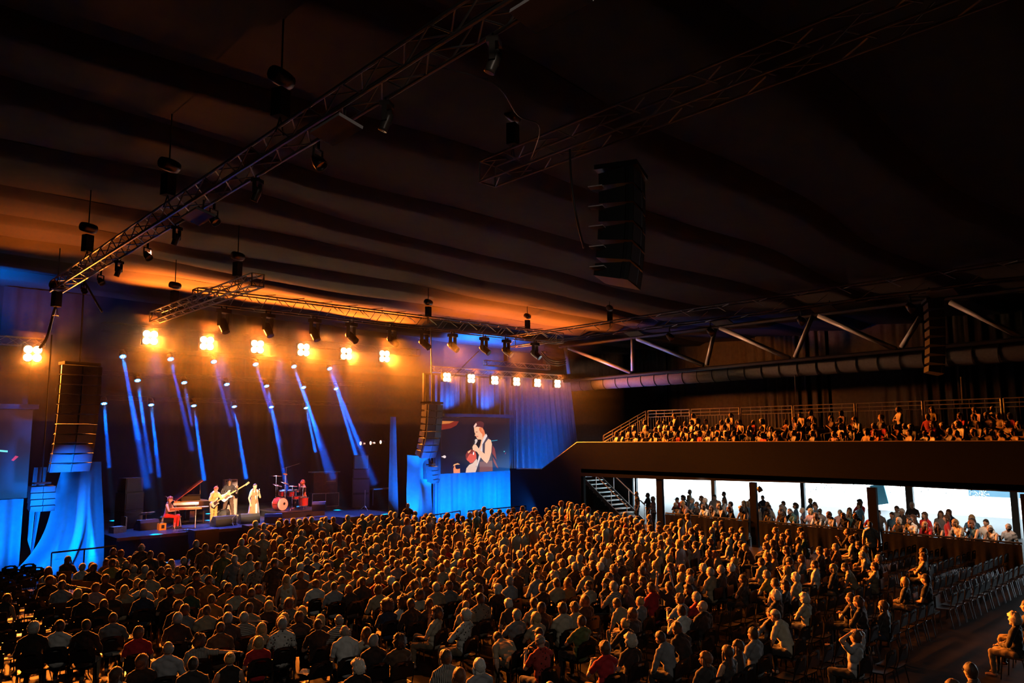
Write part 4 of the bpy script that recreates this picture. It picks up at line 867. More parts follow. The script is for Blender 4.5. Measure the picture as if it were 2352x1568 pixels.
ARMS = {  # elbow, wrist for the right side in the seated frame (hip height .54)
 'lap': ((.25, .05, .76), (.12, .30, .66)), 'cross': ((.25, .12, .78), (-.06, .25, .82)), 'chin': ((.17, .27, .80), (.05, .19, 1.08)), 'clap': ((.25, .14, .80), (.03, .36, 1.0)),
 'knee': ((.24, .20, .72), (.13, .42, .62)), 'up': ((.30, .16, 1.20), (.24, .16, 1.50)), 'head': ((.38, .08, 1.20), (.12, .0, 1.33)), 'out': ((.44, .0, .95), (.70, -.02, .93)),
 'side': ((.245, -.03, .76), (.25, .05, .50)), 'mic': ((.22, .10, .76), (.05, .22, 1.08)), 'rail': ((.22, .22, .80), (.06, .42, .74)), 'phone': ((.22, .16, .80), (.07, .36, 1.06)), 'keys': ((.24, .14, .78), (.12, .42, .80)),
 'pluck': ((.27, .03, .80), (.02, .22, .72)), 'neck': ((.30, .12, .80), (.34, .34, .98)), 'drum': ((.25, .12, .80), (.16, .40, .90)), 'cup': ((.24, .10, .78), (.14, .34, .92))}
def make_pose(name, seat=True, lean=0.0, yaw=0.0, nod=0.0, R='lap', L='lap', legs='std', vox=.0145, slim=1.0):
    P = Pose(); hz = .54 if seat else .93; dz = hz-.54; prims = []; o = (0, 0, hz)
    T = lambda p: V(rx((p[0]*slim, p[1], p[2]+dz), o, -lean))
    E = lambda tg, c, r, M=None: prims.append((tg, 'e', T(c), r, M))
    Cp = lambda tg, a, ra, b, rb: prims.append((tg, 'c', V(a), ra, V(b), rb))
    RL = Matrix.Rotation(-lean, 3, 'X')
    E('pelvis', (0, -.01, .55), (.165*slim, .125, .12), RL); E('torso', (0, -.005, .70), (.145*slim, .105, .15), RL); E('torso', (0, .0, .86), (.165*slim, .115, .17), RL); E('torso', (0, -.025, .93), (.15*slim, .085, .12), RL)
    Cp('torso', T((-.13, -.01, .99)), .062, T((.13, -.01, .99)), .062)
    Cp('neck', T((0, -.01, 1.07)), .054, T((0, .01, 1.13)), .052)
    for sx, A in ((1, R), (-1, L)):
        e, w = ARMS[A]; sh = T((sx*.175, -.01, .985)); el = T((sx*e[0]/slim, e[1], e[2])); wr = T((sx*w[0]/slim, w[1], w[2]))
        # keep true bone lengths
        el = sh + (el-sh).normalized()*.29; wr = el + (wr-el).normalized()*.25
        Cp('uarm', sh, .056, el, .042); Cp('farm', el, .041, wr, .027); P.__dict__['wr%d' % sx] = (el, wr)
    if legs == 'std' and seat: LG = [((.09, 0, .53), (.13, .42, .50), (.13, .40, .09), 1), ((-.09, 0, .53), (-.13, .42, .50), (-.13, .40, .09), -1)]
    elif legs == 'cross': LG = [((.09, 0, .54), (.06, .44, .66), (.20, .62, .34), 1), ((-.09, 0, .53), (-.12, .42, .50), (-.10, .42, .09), -1)]
    elif legs == 'step': LG = [((.09, 0, .90), (.10, .12, .50), (.10, .02, .09), 1), ((-.09, 0, .90), (-.10, .02, .49), (-.11, -.22, .12), -1)]
    elif legs == 'wide': LG = [((.09, 0, .90), (.17, .04, .49), (.22, .0, .09), 1), ((-.09, 0, .90), (-.16, .02, .49), (-.20, -.04, .09), -1)]
    else: LG = [((.09, 0, .90), (.10, .02, .49), (.11, .0, .09), 1), ((-.09, 0, .90), (-.10, .03, .49), (-.11, .02, .09), -1)]
    for h, k, a, sx in LG:
        Cp('thigh', h, .088, k, .062); Cp('shin', k, .058, a, .038); a_ = V(a); Cp('foot', a_+V((0, -.03, -.04)), .038, a_+V((0, .15, -.055)), .032)
    for s_ in (-1, 1): Cp('torso', T((s_*.02, -.035, 1.085)), .045, T((s_*.14, -.02, 1.015)), .045)
    hc = T((0, .012, 1.21)); HR = RL @ Matrix.Rotation(lean*.75, 3, 'X') @ rotz(yaw) @ Matrix.Rotation(-nod, 3, 'X'); P.HM = Matrix.Translation(hc) @ HR.to_4x4()
    H = lambda c: hc + HR @ V(c)
    he = lambda c, r, q=None: prims.append(('head', 'e', H(c), r, HR if q is None else HR @ q))
    he((0, -.012, .014), (.080, .099, .110)); he((0, .03, -.05), (.055, .058, .066)); he((0, .062, -.088), (.026, .024, .022)); he((0, .078, .036), (.045, .02, .018))
    for s_ in (-1, 1): he((s_*.079, -.008, -.012), (.010, .022, .034)); he((s_*.04, .062, -.02), (.022, .024, .024))
    prims.append(('head', 'c', H((0, .088, .015)), .011, H((0, .112, -.025)), .0165)); prims.append(('head', 'c', H((-.018, .088, -.062)), .0105, H((.018, .088, -.062)), .0105))
    Cp('neck', H((0, -.02, -.06)), .054, T((0, -.015, 1.06)), .055)
    P.prims = prims; P.name = name; P.hz = hz
    mb = MB()
    for q in prims:
        if q[1] == 'e': mb.ell(q[2], q[3], 14, 9, q[4])
        else:
            mb.cyl(q[2], q[4], q[3]*.995, q[5]*.995, 12); mb.ell(q[2], q[3], 12, 8); mb.ell(q[4], q[5], 12, 8)
    me = mb.mesh('tmp'); ob = bpy.data.objects.new('tmp', me); COL.objects.link(ob)
    rm = ob.modifiers.new('r', 'REMESH'); rm.mode = 'VOXEL'; rm.voxel_size = vox
    sm = ob.modifiers.new('s', 'SMOOTH'); sm.factor = .5; sm.iterations = 2
    dg = bpy.context.evaluated_depsgraph_get(); ev = ob.evaluated_get(dg); m2 = bpy.data.meshes.new_from_object(ev)
    P.V, P.N, P.F = mesh_arrays(m2); P.tag, P.t = classify(P.V, prims)
    # low version for the far crowd
    dc = ob.modifiers.new('d', 'DECIMATE'); dc.ratio = min(1, 1500/max(1, len(P.F)*2))
    dg = bpy.context.evaluated_depsgraph_get(); ev = ob.evaluated_get(dg); m3 = bpy.data.meshes.new_from_object(ev); m3.calc_loop_triangles()
    v = np.empty(len(m3.vertices)*3, np.float32); m3.vertices.foreach_get('co', v); P.lv = v.reshape(-1, 3)
    tri = np.empty(len(m3.loop_triangles)*3, np.int32); m3.loop_triangles.foreach_get('vertices', tri); P.lf = tri.reshape(-1, 3); P.ltag, P.lt = classify(P.lv, prims)
    bpy.data.objects.remove(ob); bpy.data.meshes.remove(me)
    P.hands = MB()
    for sx in (1, -1):
        el, wr = P.__dict__['wr%d' % sx]; hand(P.hands, el, wr, sx)
    n = len(P.V); vs_ = [tuple(map(float, q)) for q in P.V] + P.hands.v; fs_ = [tuple(int(i) for i in q if i >= 0) for q in P.F] + [tuple(i+n for i in q) for q in P.hands.f]
    b = bpy.data.meshes.new('body'); b.from_pydata(vs_, [], fs_); b.materials.append(SKIN); b.shade_smooth(); b.update(); P.body = b; P.parts = {}
    bpy.data.meshes.remove(m2); bpy.data.meshes.remove(m3)
    return P
def hand(mb, el, wr, sx):
    d = (wr-el).normalized(); side = d.cross(V((0, 0, 1)))
    if side.length < .2: side = V((1, 0, 0))
    side.normalize(); nr = side.cross(d).normalized(); R = Matrix((side, d, nr)).transposed()
    mb.ell(wr+d*.045, (.038, .05, .016), 8, 6, R)
    for i, (o, l) in enumerate(((-.028, .065), (-.010, .078), (.009, .074), (.027, .058))):
        b = wr + d*.085 + side*o; k = b + d*l*.5 - nr*.006; e = k + d*l*.4 - nr*l*.35; mb.tube([b, k, e], [.0085, .008, .006], 5)
    th = wr + d*.03 + side*(-sx)*.035; mb.tube([th, th + d*.035 + side*(-sx)*.025, th + d*.062 + side*(-sx)*.022 - nr*.01], [.011, .009, .007], 5)
def mesh_arrays(m):
    n = len(m.vertices); v = np.empty(n*3, np.float32); m.vertices.foreach_get('co', v); nn = np.empty(n*3, np.float32); m.vertex_normals.foreach_get('vector', nn)
    F_ = np.full((len(m.polygons), 4), -1, np.int32); ls = np.empty(len(m.loops), np.int32); m.loops.foreach_get('vertex_index', ls)
    st_ = np.empty(len(m.polygons), np.int32); m.polygons.foreach_get('loop_start', st_); tt = np.empty(len(m.polygons), np.int32); m.polygons.foreach_get('loop_total', tt)
    for k in range(4): mk = tt > k; F_[mk, k] = ls[st_[mk]+k]
    return v.reshape(-1, 3), nn.reshape(-1, 3), F_
def classify(Vx, prims):
    best = np.full(len(Vx), 9e9); tg = np.zeros(len(Vx), 'U8'); tt = np.zeros(len(Vx))
    for q in prims:
        if q[1] == 'e':
            M = np.array(q[4]) if q[4] is not None else np.eye(3); r = np.array(q[3]); l = (Vx-np.array(q[2])) @ M; dd = (np.linalg.norm(l/r, axis=1)-1)*r.min(); t = np.zeros(len(Vx))
        else:
            a, b = np.array(q[2]), np.array(q[4]); ab = b-a; t = np.clip(((Vx-a) @ ab)/max(1e-9, ab @ ab), 0, 1); dd = np.linalg.norm(Vx-a-t[:, None]*ab, axis=1)-(q[3]+(q[5]-q[3])*t)
        if q[0] == 'neck': dd = dd + .014
        mk = dd < best; best[mk] = dd[mk]; tg[mk] = q[0]; tt[mk] = t[mk]
    return tg, tt
def garment(P, kind):
    if kind in P.parts: return P.parts[kind]
    tg, t = P.tag, P.t; is_ = lambda *a: np.isin(tg, a)
    if kind == 'short': mk = is_('torso', 'pelvis') | (is_('uarm') & (t < .72)); off = .014
    elif kind == 'long': mk = is_('torso', 'pelvis', 'uarm') | (is_('farm') & (t < .92)); off = .015
    elif kind == 'tank': mk = is_('torso', 'pelvis'); off = .010
    elif kind == 'coat': mk = is_('torso', 'pelvis'); off = .022
    elif kind == 'suit': mk = is_('torso', 'pelvis', 'uarm', 'thigh', 'shin') | (is_('farm') & (t < .9)); off = .02
    elif kind == 'trousers': mk = is_('thigh', 'shin', 'pelvis'); off = .010
    elif kind == 'shoes': mk = is_('foot'); off = .008
    keep = np.all(mk[np.maximum(P.F, 0)], axis=1); F_ = P.F[keep]; used = np.unique(F_[F_ >= 0]); idx = np.full(len(P.V), -1); idx[used] = np.arange(len(used))
    fold = .004*np.sin(P.V[used, 2]*46 + P.V[used, 0]*31) + .003*np.sin(P.V[used, 0]*63+P.V[used, 1]*40) if kind != 'shoes' else 0
    out = P.V[used] + P.N[used]*(off + fold)[:, None] if kind != 'shoes' else P.V[used]+P.N[used]*off
    if kind in ('short', 'long', 'suit'):  # loose hem
        z = P.V[used, 2]; out[:, :2] += (P.N[used, :2]*(.012*np.clip((P.hz+.25-z)/.25, 0, 1))[:, None])*(np.isin(tg[used], ('torso', 'pelvis')))[:, None]
    edges = {}
    for f in F_:
        f = [int(i) for i in f if i >= 0]
        for i in range(len(f)):
            a, b = f[i], f[(i+1) % len(f)]; k = (min(a, b), max(a, b)); edges[k] = None if k in edges else (a, b)
    vs_ = [tuple(map(float, q)) for q in out]; fs_ = [tuple(int(idx[i]) for i in f if i >= 0) for f in F_]; inn = {}
    for e in edges.values():
        if e is None: continue
        for q in e:
            if q not in inn: inn[q] = len(vs_); vs_.append(tuple(map(float, P.V[q]-P.N[q]*.004)))
        fs_.append((int(idx[e[1]]), int(idx[e[0]]), inn[e[0]], inn[e[1]]))
    m = bpy.data.meshes.new(kind); m.from_pydata(vs_, [], fs_); m.materials.append(CLOTH if kind != 'shoes' else SHOE); m.shade_smooth(); m.update(); P.parts[kind] = m; return m
# hair in the head's own frame: +Y is the face
def hair_mesh(style):
    r = random.Random(hash(style) % 999 if False else sum(map(ord, style))); mb = MB()
    def cap(t=.014, hl=.42, low=-.80, nz=.004, top_bald=False, nu=22, nv=14, back=0.0):
        def fn(d, p):
            face = d.y > .22 and d.z < hl - (.25 if abs(d.x) > .55 else 0); ear = abs(d.x) > .86 and -.5 < d.z < -.02 and d.y > -.15
            hid = face or d.z < low or (top_bald and d.z > .38) or (ear and t < .02)
            q = V((d.x*(.081+t), d.y*(.100+t)-.012, d.z*(.111+t)+.014)) + V((0, -back*max(0, -d.y), 0)); q += d*(r.uniform(-nz, nz) + nz*math.sin(d.x*23+d.z*17))
            if hid: q = V((d.x*.060, d.y*.075-.012, d.z*.085+.008))
            return q
        mb.ell((0, 0, 0), (1, 1, 1), nu, nv, None, fn)
    def fall(L, w0, w1, dy=.06, th=.045, z0=.02):
        pts = []; nn = 14; rings = 8
        for j in range(rings+1):
            v = j/rings; w = w0+(w1-w0)*v; c = V((0, -.045-dy*v, z0-L*v)); k = 1 if j < rings else .35
            for i in range(nn):
                a = 2*PI*i/nn; jit = 1+r.uniform(-.06, .06); pts.append(c + V((w*math.cos(a)*jit*k, th*math.sin(a)*jit*k, r.uniform(-.006, .006))))
        fs = [(j*nn+i, j*nn+(i+1) % nn, (j+1)*nn+(i+1) % nn, (j+1)*nn+i) for j in range(rings) for i in range(nn)] + [tuple(range(nn)), tuple(range(rings*nn+nn-1, rings*nn-1, -1))]
        mb.add(pts, fs)
    def side_locks(L, w=.022):
        for s_ in (-1, 1): mb.tube([(s_*.078, .02, .03), (s_*.092, .02, -.04), (s_*.09, .01, -.04-L*.6), (s_*.075, 0, -.04-L)], [.02, w, w, .01], 7)
    if style == 'short': cap()
    elif style == 'crop': cap(.006, .5, -.72, .0015)
    elif style == 'thick': cap(.022, .36, -.82, .007)
    elif style == 'fringe': cap(.008, .3, -.72, .003, True)
    elif style == 'bob': cap(.024, .40, -.95, .004, back=.01); fall(.15, .088, .098, .005, .06); side_locks(.10, .028)
    elif style == 'long': cap(.018, .42, -.9, .003, back=.008); fall(.40, .084, .105, .05, .045); side_locks(.24, .024)
    elif style == 'curly': cap(.045, .45, -.75, .013, nu=26, nv=16)
    elif style == 'afro': cap(.085, .45, -.8, .02, nu=28, nv=18)
    elif style == 'pony': cap(.010, .44, -.8, .002); mb.tube([(0, -.115, .04), (0, -.155, .0), (0, -.15, -.09), (0, -.12, -.19)], [.022, .028, .022, .006], 8)
    elif style == 'bun': cap(.011, .44, -.6, .002); mb.ell((0, -.10, .10), (.042, .042, .036), 9, 7)
    elif style == 'topknot': cap(.010, .44, -.6, .002); mb.tube([(0, -.02, .11), (.005, -.03, .16), (.03, -.04, .19)], [.018, .012, .006], 6)
    elif style == 'cap':
        def fn(d, p):
            q = V((d.x*.089, d.y*.108-.012, d.z*.118+.016)); return q if d.z > .12 else V((d.x*.06, d.y*.07, d.z*.05))
        mb.ell((0, 0, 0), 1, 20, 12, None, fn); mb.prism([(-.07, 0), (-.06, .07), (0, .095), (.06, .07), (.07, 0), (.05, .02), (-.05, .02)], (0, .075, .045), (1, 0, 0), (0, 1, -.15), .008)
    return mb.mesh('hair', HAIR, True)
HSTY = {}
def hairm(s_):
    if s_ not in HSTY: HSTY[s_] = hair_mesh(s_)
    return HSTY[s_]
_e = MB()
for s_ in (-1, 1): _e.ell((s_*.031, .080, .008), (.013, .008, .007), 8, 6); _e.tube([(s_*.016, .092, .03), (s_*.033, .093, .035), (s_*.05, .082, .03)], [.004, .004, .002], 4)
_e.tube([(-.022, .099, -.062), (0, .1005, -.064), (.022, .099, -.062)], .0025, 4)
EYES = _e.mesh('eyes', EYE, True)
_g = MB()
for s_ in (-1, 1): _g.tube([(s_*.034+.022*math.cos(q*PI/5), .104, .006+.017*math.sin(q*PI/5)) for q in range(11)], .0022, 4); _g.tube([(s_*.056, .103, .01), (s_*.08, .02, .008)], .0022, 4)
_g.tube([(-.012, .105, .01), (.012, .105, .01)], .0022, 4); SPECS = _g.mesh('glasses', BLACKP)
def person(label, loc, rz, P, hair=('short', (.05, .03, .02)), top=('short', (.1, .1, .1), None), legs=(.03, .03, .04), skin=(.55, .33, .22), group=None, scale=1.0, face=False, glasses=False, shoes=None):
    t = thing('person', label, 'person', loc, rz, group); t.scale = (scale,)*3
    put('body', P.body, t, color=skin)
    if top[0] != 'suit': put('trousers', garment(P, 'trousers'), t, color=legs)
    g_ = put({'short': 'shirt', 'long': 'jumper', 'tank': 'vest_top', 'coat': 'waistcoat', 'suit': 'boiler_suit'}[top[0]], garment(P, top[0]), t, color=top[1])
    if len(top) > 2 and top[2]:
        g_.material_slots[0].link = 'OBJECT'; g_.material_slots[0].material = PATS[top[2]]
    if shoes is not None: put('shoes', garment(P, 'shoes'), t, color=shoes)
    if hair[0]:
        h = put('cap' if hair[0] == 'cap' else 'hair', hairm(hair[0]), t, color=hair[1]); h.matrix_local = P.HM
        if hair[0] == 'cap': h2 = put('hair', hairm('crop'), t, color=(.08, .06, .05)); h2.matrix_local = P.HM
    if face: e = put('facial_features', EYES, t); e.matrix_local = P.HM
    if glasses: e = put('glasses', SPECS, t); e.matrix_local = P.HM
    return t
PATS = {'s': CSTR, 'v': CVST, 'f': CFLO, 'c': CPLA}
# ---- poses shared by the audience
POSES = {}
def pose(k):
    if k not in POSES:
        a = {'n': dict(), 'm': dict(lean=.06, L='cross', R='cross'), 'x': dict(lean=-.12, L='cross', R='cross'), 'h': dict(lean=.1, R='chin', L='cross'), 'c': dict(lean=.05, R='clap', L='clap', nod=-.08), 'l': dict(lean=.42, R='knee', L='knee', nod=.1),
             'r': dict(yaw=-.6, lean=-.03), 'f': dict(yaw=.6, lean=-.04), 'u': dict(R='up', L='up'), 'k': dict(R='head', L='head', lean=-.1), 'b': dict(lean=1.05, R='knee', L='knee', nod=.5), 'g': dict(legs='cross', lean=-.15, R='chin', L='lap', yaw=.2),
             'e': dict(R='out', L='lap', lean=-.1), 'd': dict(nod=.45, lean=.1, R='phone', L='phone'), 'P': dict(R='phone', L='phone', nod=.0, lean=.05),
             'S': dict(seat=False, R='side', L='side'), 'C': dict(seat=False, R='clap', L='clap'), 'W': dict(seat=False, R='side', L='side', legs='step'), 'B': dict(seat=False, R='rail', L='rail', lean=.38, nod=-.1), 'X': dict(seat=False, R='cross', L='cross', yaw=.2), 'Q': dict(seat=False, R='cup', L='side', yaw=-.2)}[k]
        POSES[k] = make_pose(k, **a)
    return POSES[k]
HC = {'g': ('short', (.36, .34, .32), 'grey-haired'), 'w': ('thick', (.72, .68, .62), 'white-haired'), 'b': ('fringe', (.30, .27, .24), 'balding'), 'B': (None, (0, 0, 0), 'bald-headed'), 'd': ('short', (.025, .016, .012), 'dark-haired'),
      'n': ('thick', (.09, .045, .022), 'brown-haired'), 'l': ('long', (.09, .04, .02), 'brunette'), 'L': ('long', (.48, .28, .11), 'long-blond'), 'o': ('bob', (.16, .06, .025), 'auburn-bobbed'), 'y': ('bob', (.50, .31, .13), 'blond-bobbed'),
      'W': ('bob', (.78, .74, .68), 'white-bobbed'), 'c': ('curly', (.035, .02, .014), 'curly-dark'), 'C': ('curly', (.70, .60, .48), 'curly-pale'), 'k': ('cap', (.02, .02, .025), 'dark-capped'), 'K': ('cap', (.6, .5, .4), 'pale-capped'), 'a': ('afro', (.05, .02, .012), 'bushy-haired'),
      'p': ('pony', (.05, .03, .02), 'dark-ponytailed'), 'P': ('bun', (.45, .28, .12), 'blond-bunned'), 'z': ('crop', (.04, .03, .02), 'close-cropped')}
TC = {'k': ((.018, .017, .018), None, 'black top'), 'K': ((.05, .045, .045), None, 'dark top'), 'w': ((.78, .76, .72), None, 'white top'), 'g': ((.22, .22, .23), None, 'grey top'), 'G': ((.42, .42, .44), None, 'pale grey top'), 't': ((.52, .38, .24), None, 'tan top'),
      'b': ((.16, .09, .05), None, 'brown top'), 'n': ((.03, .05, .11), None, 'navy top'), 'T': ((.03, .13, .15), None, 'teal top'), 'r': ((.55, .02, .03), None, 'red top'), 'o': ((.62, .22, .05), None, 'orange top'), 'p': ((.62, .38, .36), None, 'pink top'),
      'y': ((.52, .36, .08), None, 'yellow top'), 'O': ((.12, .15, .05), None, 'olive top'), 'D': ((.03, .09, .06), None, 'dark green top'), 's': ((.70, .64, .56), 's', 'striped top'), 'v': ((.62, .58, .52), 'v', 'pinstriped top'), 'f': ((.72, .68, .62), 'f', 'spotted top'),
      'F': ((.30, .22, .16), 'f', 'patterned top'), 'c': ((.48, .36, .24), 'c', 'checked shirt'), 'R': ((.42, .05, .04), 'f', 'dark red shirt'), 'B': ((.06, .2, .36), None, 'blue top'), 'e': ((.66, .55, .40), None, 'cream top')}
PW = {'c': 'clapping', 'h': 'hand on chin', 'x': '', 'l': 'leaning forward', 'u': 'raising both arms', 'k': 'hands on head', 'b': 'bent far over', 'g': 'legs crossed', 'e': 'arm stretched out', 'd': 'looking down', 'P': 'holding a phone', 'S': 'standing', 'C': 'standing clapping', 'W': 'walking'}
A = """625 400 l k n;450 500 l w n;590 565 d c e;460 605 n k n;570 660 d G n;820 430 y K n;770 470 g w n;865 480 n k n;985 405 l F n;1070 420 y t n;1120 370 n t n;1050 355 d K n;1205 400 l K n;1265 365 d p n;1315 315 b K S;1385 345 d K S;1365 400 L o n;1450 425 d k n;1045 460 n y n;1165 465 b K n;1255 495 g t n;1500 400 n K n;1590 410 y t n;
980 580 n k n;1170 545 d k n;1350 520 g t c;1485 505 d K n;1565 475 y t n;1565 540 d K n;1290 600 y t n;1385 575 d e n;1285 650 d w n;1200 660 L t n;1350 705 g n n;1505 690 L t n;1580 705 d k n;735 690 y k n;875 665 n p n;1035 700 o K r;770 760 z k n;940 770 l k n;1055 930 z g n;555 1015 d w n;800 1015 z k n;310 1060 w k n;1285 1070 n r n;1085 1430 l G n;1330 1300 o k n;1555 1250 b G n;15 740 l K n"""
B = """190 270 g K S;310 300 d b S;395 290 n K S;478 305 n t S;455 360 d O S;570 385 g g S;692 390 z e S;775 445 d F S;930 455 n k S;1045 530 L e S;625 250 g t S;735 225 b K C;820 200 b t C;
50 410 g K n;30 490 y t n;110 510 n k n;165 515 n t n;255 510 d w n;35 585 d t n;205 585 n K n;330 615 d o n;460 630 g k n;530 650 n o n;605 640 o K n;125 695 o D n;345 785 z o n;45 835 n k n;585 715 d e n;718 740 z b n;782 700 n t n;110 885 n g n;320 875 k t n;500 860 d K e;670 845 d t n;895 800 y k n;640 930 g s n;505 970 g K n;435 1020 z b n;232 1110 c v e;828 1000 y t n;30 970 g k n;1055 800 o F n;1190 845 y K d;1038 895 y K n;1005 960 o F n;990 1015 g f n;1175 920 n K n;1320 925 y K n;1340 1010 z k h;785 1110 y r n;1530 975 b s n;520 1310 P k n;175 1370 z K n;1605 1095 b w n;
1240 435 g n d;1410 440 n b n;1465 490 n t n;1555 475 b t n;1170 490 w w n;1180 545 d b n;1320 535 o t n;1460 565 d t n;1310 620 d w n;1490 645 z G n;1600 595 d t n;585 450 o K n;1110 400 y K n;1060 350 w K n;940 370 d t n;880 750 p K n"""
C = """375 600 w k n;330 685 n t r;255 580 n r n;145 595 o T n;475 675 d K n;590 665 n t f;660 715 c e n;785 655 g t n;735 655 n K n;925 650 d g n;1060 640 o t n;1105 540 b t n;1215 655 c K n;1345 655 W k n;1495 625 g G n;1110 715 l b n;1195 510 b K n;1320 440 b t n;1412 485 B o h;1490 520 d b c;1570 520 b k n;
370 800 a n d;515 765 a w n;610 805 d k n;710 790 l K n;1100 815 B t n;1215 790 d F n;785 875 c e g;1060 935 w f x;1590 800 w K l;1585 910 g g x;170 1045 l e n;265 1145 g k n;430 1135 c b n;82 1345 C k n;903 1310 n v n;1030 1440 o k n;1215 1355 W G n;1470 1200 z t b;
360 515 g t n;450 460 z p n;560 490 g k n;655 425 b t n;735 460 b k n;645 545 z t n;785 535 c K n;878 505 d e n;965 555 n K n;982 490 y t n;920 450 n e n;1045 430 o e n;1125 460 d K n;75 545 n t n;215 495 y t n;1210 400 n K n;870 400 n t n;40 640 o K n;120 600 d K n;300 560 n o n"""
D = """182 655 z k n;320 625 d t n;415 605 o o r;605 540 n t h;662 645 d e n;582 765 o k n;745 645 d k f;872 665 g s c;990 670 n K n;1070 605 d k f;948 605 d t n;850 595 n K n;1215 685 d r h;1412 665 d k u;1490 665 c K n;1555 600 b k n;1500 765 n G c;1585 755 g r n;1495 870 d w c;1530 1045 n k n;65 805 d t n;95 915 y t n;225 875 d k n;325 870 n e n;475 840 n t n;525 965 z O x;968 790 d t l;1085 770 P g n;1020 890 o K n;960 955 P k c;85 1055 k K n;185 1175 b R d;775 1225 n r c;1000 1130 C k n;1388 1110 d g l;230 1565 b K n;
290 530 C t n;485 485 g k n;125 560 k G n;170 475 c K n;455 430 w t n;55 430 n F n;265 475 d t n;350 450 n t n;650 460 d K n;722 485 w k n;765 440 g g n;645 390 b K n;890 445 k k n;900 405 w t n;995 370 b c n;1140 465 l K n;1210 425 y t n;1380 465 l K n;1445 455 l K n;1120 530 d k n;1030 555 o K n;860 515 n K n;1480 555 y t n;1555 530 n K n;130 300 n K n;70 310 d K n;540 340 d k n;745 290 n b n;800 260 y y n;905 290 a e n;960 240 d k n"""
E_ = """60 480 w k n;145 530 g t n;210 520 b K n;330 490 w k c;350 415 y K n;440 560 p K n;600 430 d t n;662 540 g y n;730 635 z g n;735 750 w k n;820 615 c K n;920 575 w t n;835 480 y s n;885 430 d K d;975 395 n g n;645 390 n K x;705 380 n o n;835 340 n K n;1120 455 d w n;1235 470 y K n;1150 340 d K n;1210 330 o K n;1310 300 g b h;1010 725 C e n;660 840 p g x;850 940 K e l;1395 725 p k x;1545 460 d t l;40 860 B k n;525 1075 d g n;370 1160 l K f;285 1215 l K n;70 1260 o K n;1445 1090 n G k;1590 800 n k h;
135 155 g B n;240 80 n K n;340 145 n K n;415 140 z w n;300 240 w G n;430 260 d K n;500 270 y K n;235 325 o t n;115 355 n k n;250 180 c K n;720 120 P b S;660 200 b K n;715 235 l K n;800 195 n K n;850 165 z b n;860 240 n k n;935 205 p t n;962 150 n K n;1000 195 n T n;645 290 n t n;1405 165 b K P;1435 240 n s n;1480 220 d K n;370 215 n g n;75 95 n b n;180 100 w K n;50 160 l K n;130 260 n K n"""
F_L = """185 95 z w W;135 325 d o n;200 350 w G l;240 405 g k x;130 460 n t x;655 390 n t x;672 350 n K n;555 580 y K n;650 590 d k n;250 800 l K n;170 275 d K n;1515 935 C K n;1605 850 d K x;1110 1440 d K n;930 1540 l K n"""
crops = ((A, 0, 1180), (B, 400, 1180), (C, 800, 1180), (D, 1200, 1180), (E_, 1600, 1180), (F_L, 1952, 1180))
FOCUS = V((15.3, 36.0, 0))
ann = []
for txt, ox, oy in crops:
    for ent in txt.replace('\n', '').split(';'):
        if not ent.strip(): continue
        x, y, h, tp, ps = ent.split(); x = ox+float(x)/4.04; y = oy+float(y)/4.04
        zh = 1.23 if ps not in 'SCW' else 1.63
        if ps == 'b': zh = .85
        q = onz(x, y, zh)
        if ps == 'b': q = q + V((0, -.35, 0))
        ann.append([q.x, q.y, h, tp, ps, x, y])
# keep apart
for it in range(6):
    for i in range(len(ann)):
        for j in range(i):
            dx, dy = ann[i][0]-ann[j][0], ann[i][1]-ann[j][1]; ex, ey = dx/.42, dy/.50; dd = math.hypot(ex, ey)
            if 1e-4 < dd < 1: 
                k = (1-dd)*.5; ux, uy = ex/dd*.42*k, ey/dd*.5*k; ann[i][0] += ux; ann[i][1] += uy; ann[j][0] -= ux; ann[j][1] -= uy
rows_ = {}
for a in ann: rows_.setdefault(int((a[1]-2.2)/.95), []).append(a)
rank = {}
for ri, k in enumerate(sorted(rows_)):
    for ci, a in enumerate(sorted(rows_[k], key=lambda q: q[0])): rank[id(a)] = (ri+1, ci+1)
def ordn(n): return '%d%s' % (n, 'th' if 10 <= n % 100 <= 20 else {1: 'st', 2: 'nd', 3: 'rd'}.get(n % 10, 'th'))
r5 = random.Random(11)
SKINS = [(.62, .38, .27), (.58, .34, .23), (.66, .42, .31), (.50, .29, .19), (.60, .36, .25)]
def heading(x, y, jit=.12, body=.85): return -math.atan2(FOCUS.x-x, FOCUS.y-y)*body + r5.uniform(-jit, jit)
def jitc(c, a=.12): k = 1+r5.uniform(-a, a); return tuple(min(1, v*k) for v in c)
used = set(); seated = []
SPECIAL = {'F_L0': 1}
